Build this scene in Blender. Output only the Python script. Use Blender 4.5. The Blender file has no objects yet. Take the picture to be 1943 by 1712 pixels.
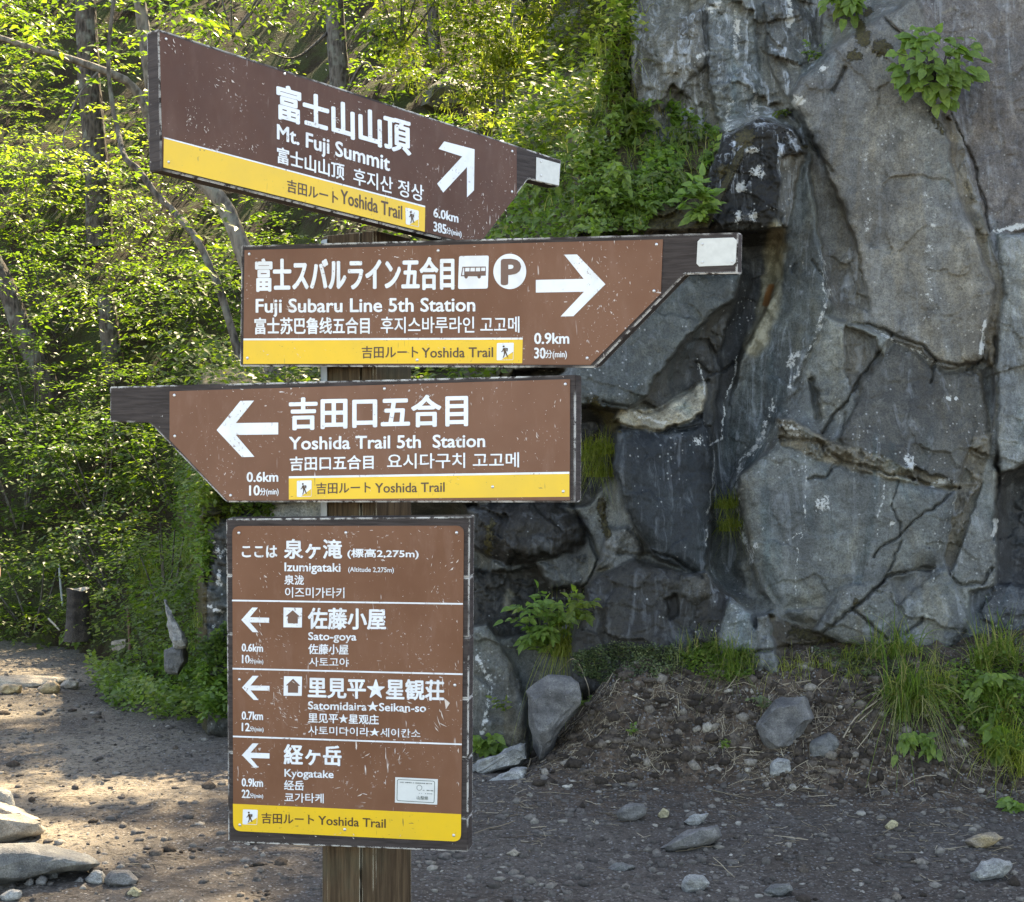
import bpy, bmesh, math, random
import numpy as np
from mathutils import Vector, Matrix
from math import radians

# ------------------------------------------------------------------ camera, light, exposure
sc = bpy.context.scene
F_PX, CX, CY, EYE = 3000.0, 971.5, 856.0, 1.5          # focal length and principal point in photo pixels, eye height
cam_d = bpy.data.cameras.new("camera")
cam = bpy.data.objects.new("camera", cam_d)
sc.collection.objects.link(cam)
cam.location = (0, 0, EYE)
cam.rotation_euler = (radians(90), 0, 0)
cam_d.sensor_fit = 'HORIZONTAL'
cam_d.sensor_width = 36.0
cam_d.lens = F_PX / 1943.0 * 36.0
cam_d.clip_start, cam_d.clip_end = 0.1, 500.0
sc.camera = cam

SUN_EL = 50.0
SUN_AZ = 20.0                                           # degrees from +Y towards +X
world = bpy.data.worlds.new("World")
sc.world = world
world.use_nodes = True
wn = world.node_tree
sky = wn.nodes.new("ShaderNodeTexSky")
sky.sky_type = 'NISHITA'
sky.sun_disc = False
sky.sun_elevation = radians(SUN_EL)
sky.sun_rotation = radians(SUN_AZ)
sky.altitude = 2275
sky.air_density, sky.dust_density, sky.ozone_density = 0.8, 4.0, 0.3
wn.nodes["Background"].inputs["Strength"].default_value = 0.15
wn.links.new(sky.outputs[0], wn.nodes["Background"].inputs["Color"])

sl = bpy.data.lights.new("sun", 'SUN')
sl.energy, sl.angle, sl.color = 3.6, radians(0.6), (1.0, 0.93, 0.80)
sun = bpy.data.objects.new("sun", sl)
sc.collection.objects.link(sun)
SUN_DIR = Vector((math.sin(radians(SUN_AZ)) * math.cos(radians(SUN_EL)),
                  math.cos(radians(SUN_AZ)) * math.cos(radians(SUN_EL)), math.sin(radians(SUN_EL))))
sun.rotation_euler = (-SUN_DIR).to_track_quat('-Z', 'Y').to_euler()
sun.location = SUN_DIR * 40

vs = sc.view_settings
vs.view_transform, vs.look, vs.gamma = 'Standard', 'None', 1.0
vs.use_curve_mapping = False
vs.exposure = 2.95
vs.use_white_balance = True
vs.white_balance_temperature, vs.white_balance_tint = 8600, 10
sc.cycles.use_denoising = True
sc.cycles.denoiser = 'OPENIMAGEDENOISE'
sc.cycles.denoising_prefilter = 'NONE'
sc.cycles.max_bounces = 7
sc.cycles.diffuse_bounces = 3
sc.cycles.transmission_bounces = 4
sc.cycles.glossy_bounces = 2
sc.cycles.caustics_reflective = sc.cycles.caustics_refractive = False

rng = np.random.default_rng(7)
random.seed(7)
COL = sc.collection


def ray(u, v, d):
    """photo pixel and distance along the view axis -> world point (arrays allowed)"""
    u = np.asarray(u, float); v = np.asarray(v, float); d = np.asarray(d, float)
    return np.stack(np.broadcast_arrays((u - CX) / F_PX * d, d, EYE - (v - CY) / F_PX * d), -1)


def PV(u, v, d):
    return Vector(ray(u, v, d).tolist())


# ------------------------------------------------------------------ noise
def _h(ix, iy, s):
    n = (ix.astype(np.int64) * 374761393 + iy.astype(np.int64) * 668265263 + s * 974634599) & 0xffffffff
    n = ((n ^ (n >> 13)) * 1274126177) & 0xffffffff
    return ((n ^ (n >> 16)) & 0xffff) / 65535.0


def vn(x, y, s=0):
    x = np.asarray(x, float); y = np.asarray(y, float)
    ix, iy = np.floor(x), np.floor(y)
    fx, fy = x - ix, y - iy
    fx, fy = fx * fx * (3 - 2 * fx), fy * fy * (3 - 2 * fy)
    a, b = _h(ix, iy, s), _h(ix + 1, iy, s)
    c, d = _h(ix, iy + 1, s), _h(ix + 1, iy + 1, s)
    return (a * (1 - fx) + b * fx) * (1 - fy) + (c * (1 - fx) + d * fx) * fy * 1.0


def fbm(x, y, o=4, s=0, g=0.5):
    t, a, tot = 0.0, 1.0, 0.0
    for i in range(o):
        t = t + a * (vn(x * 2 ** i + 17.3 * i, y * 2 ** i + 5.1 * i, s + i) - 0.5)
        tot += a
        a *= g
    return t / tot * 2


def ridge(x, y, o=3, s=0):
    t, a, tot = 0.0, 1.0, 0.0
    for i in range(o):
        t = t + a * (1 - np.abs(2 * vn(x * 2 ** i + 3.3 * i, y * 2 ** i + 9.1 * i, s + i) - 1))
        tot += a
        a *= 0.5
    return t / tot


def sstep(a, b, x):
    t = np.clip((x - a) / (b - a), 0, 1)
    return t * t * (3 - 2 * t)


# ------------------------------------------------------------------ mesh helpers
def mesh_np(name, V, F, mat, parent=None, smooth=False, attrs=None, base=None, col=None):
    """one mesh object from numpy arrays; base = origin (vertices given in world space)"""
    V = np.asarray(V, np.float32); F = np.asarray(F, np.int32)
    if base is not None:
        V = V - np.asarray(base, np.float32)
    me = bpy.data.meshes.new(name)
    me.vertices.add(len(V)); me.vertices.foreach_set("co", np.ascontiguousarray(V).ravel())
    k = F.shape[1]
    me.loops.add(F.size); me.loops.foreach_set("vertex_index", np.ascontiguousarray(F).ravel())
    me.polygons.add(len(F)); me.polygons.foreach_set("loop_start", np.arange(0, F.size, k, dtype=np.int32))
    me.update(calc_edges=True)
    if smooth:
        me.polygons.foreach_set("use_smooth", np.ones(len(F), bool))
    for n, a in (attrs or {}).items():
        me.attributes.new(n, 'FLOAT', 'POINT').data.foreach_set("value", np.asarray(a, np.float32))
    if col is not None:
        c4 = np.ones((len(V), 4), np.float32); c4[:, :3] = col
        me.attributes.new("alb", 'FLOAT_COLOR', 'POINT').data.foreach_set("color", c4.ravel())
    me.materials.append(mat)
    o = bpy.data.objects.new(name, me)
    COL.objects.link(o)
    if parent is not None:
        o.parent = parent
        if base is not None:
            o.location = Vector([float(c) for c in base]) - parent.location
    elif base is not None:
        o.location = [float(c) for c in base]
    return o


def obj_bm(name, bm, mat, parent=None, base=None, smooth=False):
    me = bpy.data.meshes.new(name)
    if base is not None:
        bmesh.ops.translate(bm, vec=-Vector(base), verts=bm.verts)
    bm.to_mesh(me); bm.free()
    me.materials.append(mat)
    if smooth:
        for p in me.polygons: p.use_smooth = True
    o = bpy.data.objects.new(name, me)
    COL.objects.link(o)
    if parent is not None:
        o.parent = parent
        if base is not None: o.location = Vector(base) - parent.location
    elif base is not None:
        o.location = Vector(base)
    return o


def empty(name, loc):
    o = bpy.data.objects.new(name, None)
    o.empty_display_size = 0.1
    COL.objects.link(o)
    o.location = [float(c) for c in loc]
    return o


def tag(o, label=None, cat=None, group=None, kind=None):
    if label: o["label"] = label
    if cat: o["category"] = cat
    if group: o["group"] = group
    if kind: o["kind"] = kind
    return o


def tube(path, radii, seg=8, jit=0.0, seed=0):
    """numpy tube along a path (n,3)"""
    path = np.asarray(path, float); n = len(path)
    radii = np.broadcast_to(np.asarray(radii, float), (n,))
    T = np.gradient(path, axis=0); T /= np.linalg.norm(T, axis=1, keepdims=True) + 1e-9
    ref = np.array([0.0, 1.0, 0.0]) if abs(T[0, 1]) < 0.9 else np.array([1.0, 0, 0])
    V = []
    a = np.linspace(0, 2 * np.pi, seg, endpoint=False)
    r_ = np.random.default_rng(seed)
    for i in range(n):
        A = np.cross(T[i], ref); A /= np.linalg.norm(A) + 1e-9
        B = np.cross(T[i], A)
        rr = radii[i] * (1 + jit * r_.uniform(-1, 1, seg))
        V.append(path[i] + rr[:, None] * (np.cos(a)[:, None] * A + np.sin(a)[:, None] * B))
    V = np.concatenate(V)
    F = []
    for i in range(n - 1):
        for j in range(seg):
            k = (j + 1) % seg
            F.append((i * seg + j, i * seg + k, (i + 1) * seg + k, (i + 1) * seg + j))
    return V, np.array(F)


def spline(pts, n):
    """Catmull-Rom through pts"""
    P_ = np.asarray(pts, float)
    P_ = np.vstack([2 * P_[0] - P_[1], P_, 2 * P_[-1] - P_[-2]])
    out = []
    m = len(P_) - 3
    for t in np.linspace(0, m - 1e-6, n):
        i = int(t); f = t - i
        a, b, c, d = P_[i], P_[i + 1], P_[i + 2], P_[i + 3]
        out.append(0.5 * (2 * b + (c - a) * f + (2 * a - 5 * b + 4 * c - d) * f * f + (3 * b - a - 3 * c + d) * f ** 3))
    return np.array(out)


class Acc:
    """collects quads/tris of one mesh"""
    def __init__(s): s.V, s.F, s.n, s.A = [], [], 0, []
    def add(s, V, F, a=0.0):
        V = np.asarray(V, float); F = np.asarray(F)
        if F.shape[1] == 3: F = np.hstack([F, F[:, 2:3]])
        s.V.append(V); s.F.append(F + s.n); s.n += len(V)
        s.A.append(np.broadcast_to(np.asarray(a, float), (len(V),)))
    def build(s, name, mat, parent=None, base=None, smooth=False):
        V = np.concatenate(s.V); F = np.concatenate(s.F); A = np.concatenate(s.A)
        tri = F[:, 2] == F[:, 3]
        if tri.all():
            return mesh_np(name, V, F[:, :3], mat, parent, smooth, {"rnd": A}, base)
        if tri.any():
            F = np.concatenate([np.repeat(F[~tri], 1, 0)]), F[tri][:, :3]
            # split quads so that one face size remains
            q = F[0]
            T = np.concatenate([q[:, [0, 1, 2]], q[:, [0, 2, 3]], F[1]])
            return mesh_np(name, V, T, mat, parent, smooth, {"rnd": A}, base)
        return mesh_np(name, V, F, mat, parent, smooth, {"rnd": A}, base)


# ------------------------------------------------------------------ material helpers
class NT:
    def __init__(s, name):
        s.m = bpy.data.materials.new(name); s.m.use_nodes = True
        s.t = s.m.node_tree; s.t.nodes.clear()
        s.out = s.n("OutputMaterial")
    def n(s, typ, ins=None, **pr):
        nd = s.t.nodes.new("ShaderNode" + typ)
        for k, v in pr.items(): setattr(nd, k, v)
        for k, v in (ins or {}).items(): s.set(nd.inputs[k], v)
        return nd
    def set(s, sock, v):
        if isinstance(v, bpy.types.NodeSocket): s.t.links.new(v, sock)
        elif isinstance(v, bpy.types.Node): s.t.links.new(v.outputs[0], sock)
        else:
            if sock.type == 'RGBA' and len(v) == 3: v = (*v, 1)
            sock.default_value = v
    def attr(s, name, out="Fac"): return s.n("Attribute", attribute_name=name).outputs[out]
    def math(s, op, a, b=0.0, c=None, clamp=False):
        nd = s.n("Math", operation=op, use_clamp=clamp)
        s.set(nd.inputs[0], a); s.set(nd.inputs[1], b)
        if c is not None: s.set(nd.inputs[2], c)
        return nd.outputs[0]
    def mix(s, f, a, b, blend='MIX'):
        nd = s.n("Mix", data_type='RGBA', blend_type=blend, clamp_result=False)
        s.set(nd.inputs["Factor"], f)
        s.set(nd.inputs[6], a); s.set(nd.inputs[7], b)
        return nd.outputs[2]
    def coord(s, scale=(1, 1, 1), rot=(0, 0, 0), loc=(0, 0, 0)):
        tc = s.n("TexCoord")
        mp = s.n("Mapping", {"Vector": tc.outputs["Object"], "Scale": scale, "Rotation": rot, "Location": loc})
        return mp.outputs[0]
    def noise(s, co, scale, detail=4, rough=0.55, dist=0.0):
        nd = s.n("TexNoise", {"Vector": co, "Scale": scale, "Detail": detail, "Roughness": rough, "Distortion": dist})
        return nd.outputs[0]
    def voro(s, co, scale, feature='F1', out="Distance", rand=1.0):
        nd = s.n("TexVoronoi", {"Vector": co, "Scale": scale, "Randomness": rand}, feature=feature)
        return nd.outputs[out]
    def ramp(s, f, a, b, clamp=True):
        nd = s.n("MapRange", {"Value": f, "From Min": a, "From Max": b}, interpolation_type='SMOOTHSTEP')
        return nd.outputs[0]
    def cramp(s, f, stops):
        nd = s.n("ValToRGB"); s.set(nd.inputs[0], f)
        el = nd.color_ramp.elements
        while len(el) < len(stops): el.new(0.5)
        for e, (p, c) in zip(el, stops): e.position = p; e.color = (*c, 1)
        return nd.outputs[0]
    def bump(s, h, dist, strength=1.0, normal=None):
        nd = s.n("Bump", {"Height": h, "Distance": dist, "Strength": strength})
        if normal is not None: s.set(nd.inputs["Normal"], normal)
        return nd.outputs[0]
    def done(s, color, rough=0.7, normal=None, spec=0.4, metal=0.0):
        b = s.n("BsdfPrincipled")
        s.set(b.inputs["Base Color"], color); s.set(b.inputs["Roughness"], rough)
        s.set(b.inputs["Specular IOR Level"], spec); s.set(b.inputs["Metallic"], metal)
        if normal is not None: s.set(b.inputs["Normal"], normal)
        s.t.links.new(b.outputs[0], s.out.inputs["Surface"])
        return s.m


def leaf_mat(name, stops, trans=0.45, tcol=(0.95, 1.10, 0.55), rough=0.45, spec=0.35):
    """leaf: reflecting + translucent, colour varied per leaf by the attribute rnd"""
    t = NT(name)
    c = t.cramp(t.attr("rnd"), stops)
    big = t.noise(t.coord(), 1.3, 2)
    c = t.mix(t.ramp(big, 0.35, 0.7), c, t.mix(0.35, c, (0.10, 0.11, 0.015)), 'MIX')
    c = t.mix(t.ramp(t.noise(t.coord(), 55, 3, 0.7), 0.40, 0.62), t.mix(1.0, c, (0.78, 0.80, 0.8), 'MULTIPLY'), t.mix(1.0, c, (1.15, 1.10, 1.0), 'MULTIPLY'))
    b = t.n("BsdfPrincipled", {"Base Color": c, "Roughness": rough, "Specular IOR Level": spec})
    tr = t.n("BsdfTranslucent", {"Color": t.mix(1.0, c, (*[x * 2.2 for x in tcol],), 'MULTIPLY')})
    mx = t.n("MixShader", {0: trans})
    t.t.links.new(b.outputs[0], mx.inputs[1]); t.t.links.new(tr.outputs[0], mx.inputs[2])
    t.t.links.new(mx.outputs[0], t.out.inputs["Surface"])
    return t.m
# ------------------------------------------------------------------ terrain: materials
def mat_dirt():
    t = NT("trail_dirt")
    co = t.coord()
    big = t.noise(co, 1.1, 3, 0.6)
    mid = t.noise(co, 9.0, 5, 0.65)
    fine = t.noise(co, 70.0, 4, 0.7)
    bank = t.attr("bank")
    c = t.mix(t.ramp(big, 0.38, 0.62), (0.058, 0.046, 0.036), (0.080, 0.069, 0.058))
    c = t.mix(t.ramp(mid, 0.45, 0.75), c, (0.043, 0.035, 0.027))
    c = t.mix(t.ramp(t.math('ADD', bank, t.math('MULTIPLY', t.math('SUBTRACT', mid, 0.5), 0.5)), 0.02, 0.30), c, t.mix(t.ramp(mid, 0.35, 0.62), (0.026, 0.017, 0.011), (0.080, 0.055, 0.036)))
    c = t.mix(t.math('MULTIPLY', t.attr("pale"), 0.85), c, t.mix(t.ramp(mid, 0.3, 0.65), (0.17, 0.14, 0.10), (0.25, 0.21, 0.155)))
    c = t.mix(t.ramp(fine, 0.53, 0.68), c, t.mix(0.55, c, (0.25, 0.225, 0.19)))
    c = t.mix(t.ramp(t.noise(co, 33, 4, 0.7), 0.50, 0.36), c, (0.034, 0.028, 0.022))
    v = t.voro(co, 62.0)
    vc = t.n("TexVoronoi", {"Vector": co, "Scale": 62.0}).outputs["Color"]
    sep = t.n("SeparateColor", {0: vc})
    st = t.math('MULTIPLY', t.ramp(v, 0.42, 0.30), t.ramp(sep.outputs[0], 0.55, 0.75))
    c = t.mix(st, c, t.mix(sep.outputs[1], (0.07, 0.065, 0.06), (0.21, 0.20, 0.185)))
    h = t.math('ADD', t.math('MULTIPLY', fine, 0.6), t.math('ADD', t.math('MULTIPLY', mid, 0.9), t.math('MULTIPLY', st, 0.35)))
    n = t.bump(h, 0.018, 1.0)
    return t.done(c, 0.92, n, 0.2)


def mat_soil():
    t = NT("forest_soil")
    co = t.coord()
    c = t.mix(t.ramp(t.noise(co, 3.0, 5), 0.4, 0.62), (0.030, 0.022, 0.013), (0.040, 0.047, 0.016))
    n = t.bump(t.noise(co, 18, 5, 0.7), 0.06)
    return t.done(c, 0.95, n, 0.1)


def rock_nodes(t, c, streak=None, scale=1.0, speck=0.5, bumpd=0.012, rough=0.62):
    """shared rock look: mottling, white specks, fine relief on colour c"""
    co = t.coord()
    m1 = t.noise(co, 2.6 * scale, 6, 0.62, 0.6)
    m2 = t.noise(co, 14 * scale, 6, 0.68)
    m3 = t.noise(co, 90 * scale, 4, 0.7)
    c = t.mix(t.ramp(m1, 0.36, 0.64), t.mix(1.0, c, (0.74, 0.74, 0.76), 'MULTIPLY'), t.mix(1.0, c, (1.24, 1.22, 1.18), 'MULTIPLY'))
    c = t.mix(t.ramp(m2, 0.42, 0.68), t.mix(1.0, c, (0.86, 0.85, 0.84), 'MULTIPLY'), t.mix(1.0, c, (1.28, 1.27, 1.25), 'MULTIPLY'))
    c = t.mix(t.ramp(m3, 0.34, 0.56), t.mix(1.0, c, (0.73, 0.72, 0.705), 'MULTIPLY'), t.mix(1.0, c, (1.20, 1.185, 1.15), 'MULTIPLY'))
    m5 = t.noise(co, 150 * scale, 3, 0.7)
    c = t.mix(t.ramp(m5, 0.40, 0.60), t.mix(1.0, c, (0.82, 0.81, 0.80), 'MULTIPLY'), t.mix(1.0, c, (1.12, 1.115, 1.11), 'MULTIPLY'))
    # pale lichen specks, thick in some patches
    vv = t.n("TexVoronoi", {"Vector": co, "Scale": 52.0 * scale})
    sep = t.n("SeparateColor", {0: vv.outputs["Color"]})
    patch = t.ramp(t.noise(co, 2.3 * scale, 4, 0.6), 0.50, 0.70)
    thr = t.math('SUBTRACT', 0.985, t.math('MULTIPLY', patch, 0.42))
    sp = t.math('MULTIPLY', t.ramp(vv.outputs["Distance"], 0.34, 0.2), t.math('GREATER_THAN', sep.outputs[0], thr))
    c = t.mix(t.math('MULTIPLY', sp, speck), c, (0.33, 0.325, 0.30))
    h = t.math('ADD', t.math('MULTIPLY', m2, 1.0), t.math('MULTIPLY', m3, 0.45))
    n = t.bump(h, bumpd, 0.9)
    return c, n, co, m1, m2, m3


def mat_cliff():
    t = NT("cliff_rock")
    c, n, co, m1, m2, m3 = rock_nodes(t, t.mix(1.0, t.n("Attribute", attribute_name="alb").outputs["Color"], (0.715, 0.735, 0.695), 'MULTIPLY'), bumpd=0.009)
    # broad weathering bands: warm brown and cool grey, drawn out down the face
    bd = t.noise(t.coord((1, 1, 0.22)), 4.2, 5, 0.62, 0.8)
    c = t.mix(t.ramp(bd, 0.50, 0.68), c, t.mix(1.0, c, (1.15, 1.05, 0.91), 'MULTIPLY'))
    c = t.mix(t.ramp(bd, 0.46, 0.30), c, t.mix(1.0, c, (0.72, 0.84, 0.90), 'MULTIPLY'))
    bl = t.noise(t.coord((1, 1, 0.5), (0, 0.5, 0)), 9, 5, 0.7, 1.0)
    c = t.mix(t.math('MULTIPLY', t.ramp(bl, 0.56, 0.66), 0.55), c, t.mix(1.0, c, (1.65, 1.68, 1.66), 'MULTIPLY'))
    c = t.mix(t.math('MULTIPLY', t.ramp(bl, 0.44, 0.34), 0.6), c, t.mix(1.0, c, (0.50, 0.48, 0.45), 'MULTIPLY'))
    # mineral streaks running down the face
    sco = t.coord((1, 1, 0.10))
    st = t.math('ADD', t.math('MULTIPLY', t.noise(sco, 13, 6, 0.68, 1.2), 0.8), t.math('MULTIPLY', m2, 0.2))
    c = t.mix(t.math('MULTIPLY', t.ramp(st, 0.50, 0.66), t.attr("streak")), c, (0.33, 0.35, 0.36))
    c = t.mix(t.math('MULTIPLY', t.ramp(st, 0.46, 0.30), t.math('MULTIPLY', t.attr("streak"), 0.6)), c, (0.05, 0.048, 0.045))
    pl = t.attr("pale")
    m4 = t.noise(co, 38, 5, 0.75)
    brk = t.math('ADD', t.math('MULTIPLY', t.math('SUBTRACT', m4, 0.5), 2.6), t.math('MULTIPLY', t.math('SUBTRACT', m2, 0.5), 1.2))
    pm = t.math('MULTIPLY', t.ramp(t.math('ADD', pl, brk), 0.40, 0.66), t.ramp(pl, 0.04, 0.3))
    c = t.mix(t.math('MULTIPLY', pm, 0.9), c, (0.40, 0.395, 0.36))
    ms = t.math('MULTIPLY', t.math('ADD', t.attr("moss"), t.math('MULTIPLY', brk, 0.8)), t.ramp(t.attr("moss"), 0.04, 0.3))
    mossc = t.mix(t.ramp(m3, 0.35, 0.65), (0.020, 0.015, 0.008), (0.055, 0.045, 0.014))
    c = t.mix(t.ramp(ms, 0.4, 0.6), c, mossc)
    rs = t.math('ADD', t.attr("rust"), t.math('MULTIPLY', t.math('SUBTRACT', m1, 0.5), 0.8))
    c = t.mix(t.math('MULTIPLY', t.ramp(rs, 0.22, 0.75), 0.85), c, t.mix(t.ramp(m2, 0.4, 0.6), (0.12, 0.105, 0.065), (0.27, 0.245, 0.17)))
    c = t.mix(t.ramp(rs, 0.95, 1.25), c, (0.17, 0.075, 0.025))
    n2 = t.bump(t.ramp(ms, 0.4, 0.6), 0.02, 0.7, n)
    return t.done(c, t.math('MULTIPLY_ADD', m2, 0.5, 0.34), n2, 0.22)


def mat_stone(name, a, b, scale=1.0, speck=0.4, bumpd=0.010):
    t = NT(name)
    co = t.coord()
    c0 = t.mix(t.ramp(t.noise(t.coord((1, 1, 3.2), (0.5, 0.3, 0)), 5 * scale, 4, 0.6), 0.35, 0.65), a, b)
    c, n, *_ = rock_nodes(t, c0, scale=scale * 1.6, speck=speck, bumpd=bumpd)
    return t.done(c, 0.68, n, 0.35)


M_DIRT, M_SOIL, M_CLIFF = mat_dirt(), mat_soil(), mat_cliff()


# ------------------------------------------------------------------ ground (one sheet to the horizon)
def bank_amt(x, y):
    foot = 6.86 + 0.22 * fbm(x * 1.3, 0 * x + 3.3, 3, 41) - 0.10 * sstep(1.6, 2.6, x)
    side = sstep(-0.05, 0.55, x - 0.12 * (y - 7.0))
    return (0.80 * sstep(0, 1.0, (y - foot) / 0.62) + 0.20 * sstep(0.4, 1.3, y - foot)) * side, foot


def ground_z(x, y):
    b, foot = bank_amt(x, y)
    z = 0.60 * b + 0.5 * np.clip(y - 8.1, 0, 2) * sstep(0.0, 0.6, x)
    z = z + 0.035 * fbm(x * 0.9, y * 0.9, 3, 3) + 0.014 * fbm(x * 5, y * 5, 4, 9)
    z = z + (0.010 + 0.045 * b) * fbm(x * 14, y * 14, 4, 21, 0.6)
    z = z + 0.11 * b * fbm(x * 3.1, y * 3.1, 3, 77)
    return z


def axis(lo, a, step, b, hi, grow=1.18):
    mid = list(np.arange(a, b + 1e-6, step))
    s, x, out = step, mid[-1], []
    while x < hi: s *= grow; x += s; out.append(x)
    s, x, pre = step, mid[0], []
    while x > lo: s *= grow; x -= s; pre.append(x)
    return np.array(pre[::-1] + mid + out)


gx = axis(-80, -2.5, 0.012, 2.6, 80)
gy = np.concatenate([axis(-60, 5.0, 0.012, 8.3, 8.31)[:-1], axis(8.3, 8.33, 0.045, 13.5, 120)[1:]])
gy = np.unique(np.round(gy, 4))
X, Y = np.meshgrid(gx, gy)
Z = ground_z(X, Y)
bk, ft_ = bank_amt(X, Y)
bk = np.maximum(bk, 0.35 * sstep(-0.75, 0.1, Y - ft_ + 0.25 * fbm(X * 2.2, Y * 2.2, 3, 55)) * sstep(-0.25, 0.4, X))
pale = np.clip(sstep(-0.9, -2.2, X) * (0.55 + 0.9 * fbm(X * 1.5, Y * 2.2, 3, 8)), 0, 1)


def grid_faces(nx, ny):
    i = np.arange(ny - 1)[:, None] * nx + np.arange(nx - 1)[None, :]
    return np.stack([i, i + 1, i + nx + 1, i + nx], -1).reshape(-1, 4)


o = mesh_np("ground", np.stack([X, Y, Z], -1).reshape(-1, 3), grid_faces(len(gx), len(gy)), M_DIRT, smooth=True,
            attrs={"bank": bk.ravel(), "pale": pale.ravel()})
tag(o, kind="structure")

# ------------------------------------------------------------------ hillside
FOOT = np.array([(60, 8.9), (6, 8.9), (1.2, 8.9), (0.4, 8.75), (-0.9, 8.9), (-1.55, 8.75), (-2.1, 9.5), (-2.8, 10.9),
                 (-3.4, 11.9), (-4.05, 12.5), (-6, 13.5), (-10, 15), (-20, 17), (-80, 20)], float)


def hill_z(x, y):
    sh = x.shape
    x, y = x.ravel(), y.ravel()
    best = np.full(x.shape, 1e9)
    for a, b in zip(FOOT[:-1], FOOT[1:]):
        d = b - a
        t = np.clip(((x - a[0]) * d[0] + (y - a[1]) * d[1]) / (d @ d), 0, 1)
        best = np.minimum(best, np.hypot(x - a[0] - t * d[0], y - a[1] - t * d[1]))
    fy = np.interp(x, FOOT[::-1, 0], FOOT[::-1, 1])
    s = np.where(y > fy, best, -best)
    k_r = np.where(s < 4.2, 1.75 * s, 7.35 + 0.6 * (s - 4.2))
    k_m = 0.95 * sstep(0, 0.3, s) + 0.85 * s
    k_l = 0.12 * sstep(0, 0.3, s) + 0.92 * s
    wr = sstep(0.15, 1.4, x); wl = sstep(-1.5, -2.3, x)
    z = k_m * (1 - wr) * (1 - wl) + k_r * wr + k_l * wl * (1 - wr)
    z = np.where(z > 14, 14 + 6 * (1 - np.exp(-(z - 14) / 9)), z)
    z = z + sstep(0.2, 2.5, s) * (0.45 * fbm(x * 0.55, y * 0.55, 4, 61) + 0.12 * ridge(x * 1.7, y * 1.7, 3, 5))
    return np.where(s < 0, -0.6, z).reshape(sh)


hx = axis(-70, -6.5, 0.09, 2.6, 60, 1.15)
hy = axis(8.3, 8.4, 0.09, 19, 110, 1.12)
HX, HY = np.meshgrid(hx, hy)
HZ = hill_z(HX, HY)
o = mesh_np("hillside", np.stack([HX, HY, HZ], -1).reshape(-1, 3), grid_faces(len(hx), len(hy)), M_SOIL, smooth=True)
tag(o, kind="structure")
RX0, RY0, RS = -16.0, 8.0, 0.1
_rx, _ry = np.meshgrid(np.arange(RX0, 12, RS), np.arange(RY0, 44, RS))
HR = hill_z(_rx, _ry)


def hill_at(x, y):
    fx = np.clip((x - RX0) / RS, 0, HR.shape[1] - 2); fy = np.clip((y - RY0) / RS, 0, HR.shape[0] - 2)
    ix, iy = fx.astype(int), fy.astype(int); fx = fx - ix; fy = fy - iy
    return (HR[iy, ix] * (1 - fx) + HR[iy, ix + 1] * fx) * (1 - fy) + (HR[iy + 1, ix] * (1 - fx) + HR[iy + 1, ix + 1] * fx) * fy


def hill_hit(u, v):
    """distance at which the line of sight through photo pixel (u, v) meets the hillside"""
    u = np.atleast_1d(np.asarray(u, float)); v = np.atleast_1d(np.asarray(v, float))
    D = np.full(u.shape, 44.0); done = np.zeros(u.shape, bool)
    for d in np.arange(8.4, 44, 0.08):
        x, z = (u - CX) / F_PX * d, EYE - (v - CY) / F_PX * d
        hit = (~done) & (z < hill_at(x, np.full(u.shape, d)))
        D[hit] = d; done |= hit
    return D


# ------------------------------------------------------------------ cliff
cu = np.concatenate([np.arange(300, 860, 5.0), np.arange(860, 1965, 2.5), np.arange(1965, 2900, 16.0)])
cv = np.concatenate([np.arange(-2300, -60, 30.0), np.arange(-60, 1300, 2.5), np.arange(1300, 1480, 6.0)])  # upper rows out of view, cliff raised there to shade sign and ground
U, Vv = np.meshgrid(cu, cv)
WU = U + 6 * fbm(U / 70, Vv / 70, 3, 11) + 5 * fbm(U / 17, Vv / 17, 3, 12)
WV = Vv + 6 * fbm(U / 70, Vv / 70, 3, 13) + 5 * fbm(U / 17, Vv / 17, 3, 14)
D0 = 7.85 + (1240 - Vv) * 0.0005
CD = D0 + 0.05
ALB = np.empty(U.shape + (3,)); ALB[:] = (0.11, 0.11, 0.105)
ROUGH = np.full(U.shape, 0.6)
PALE = np.zeros(U.shape); MOSS = np.zeros(U.shape); RUST = np.zeros(U.shape); STREAK = np.full(U.shape, 0.12)


def sdist(poly, uu, vv):
    """signed distance (px) to a polygon, positive inside"""
    P_ = np.asarray(poly, float)
    best = np.full(uu.shape, 1e9); ins = np.zeros(uu.shape, bool)
    for a, b in zip(P_, np.roll(P_, -1, 0)):
        d = b - a
        t = np.clip(((uu - a[0]) * d[0] + (vv - a[1]) * d[1]) / (d @ d + 1e-9), 0, 1)
        best = np.minimum(best, (uu - a[0] - t * d[0]) ** 2 + (vv - a[1] - t * d[1]) ** 2)
        c = (a[1] > vv) != (b[1] > vv)
        xi = a[0] + (vv - a[1]) / np.where(abs(d[1]) < 1e-9, 1e-9, d[1]) * d[0]
        ins ^= c & (uu < xi)
    return np.where(ins, 1, -1) * np.sqrt(best)


def box_of(poly, m):
    P_ = np.asarray(poly, float)
    iu = np.searchsorted(cu, [P_[:, 0].min() - m, P_[:, 0].max() + m])
    iv = np.searchsorted(cv, [P_[:, 1].min() - m, P_[:, 1].max() + m])
    return (slice(iv[0], iv[1]), slice(iu[0], iu[1]))


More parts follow.
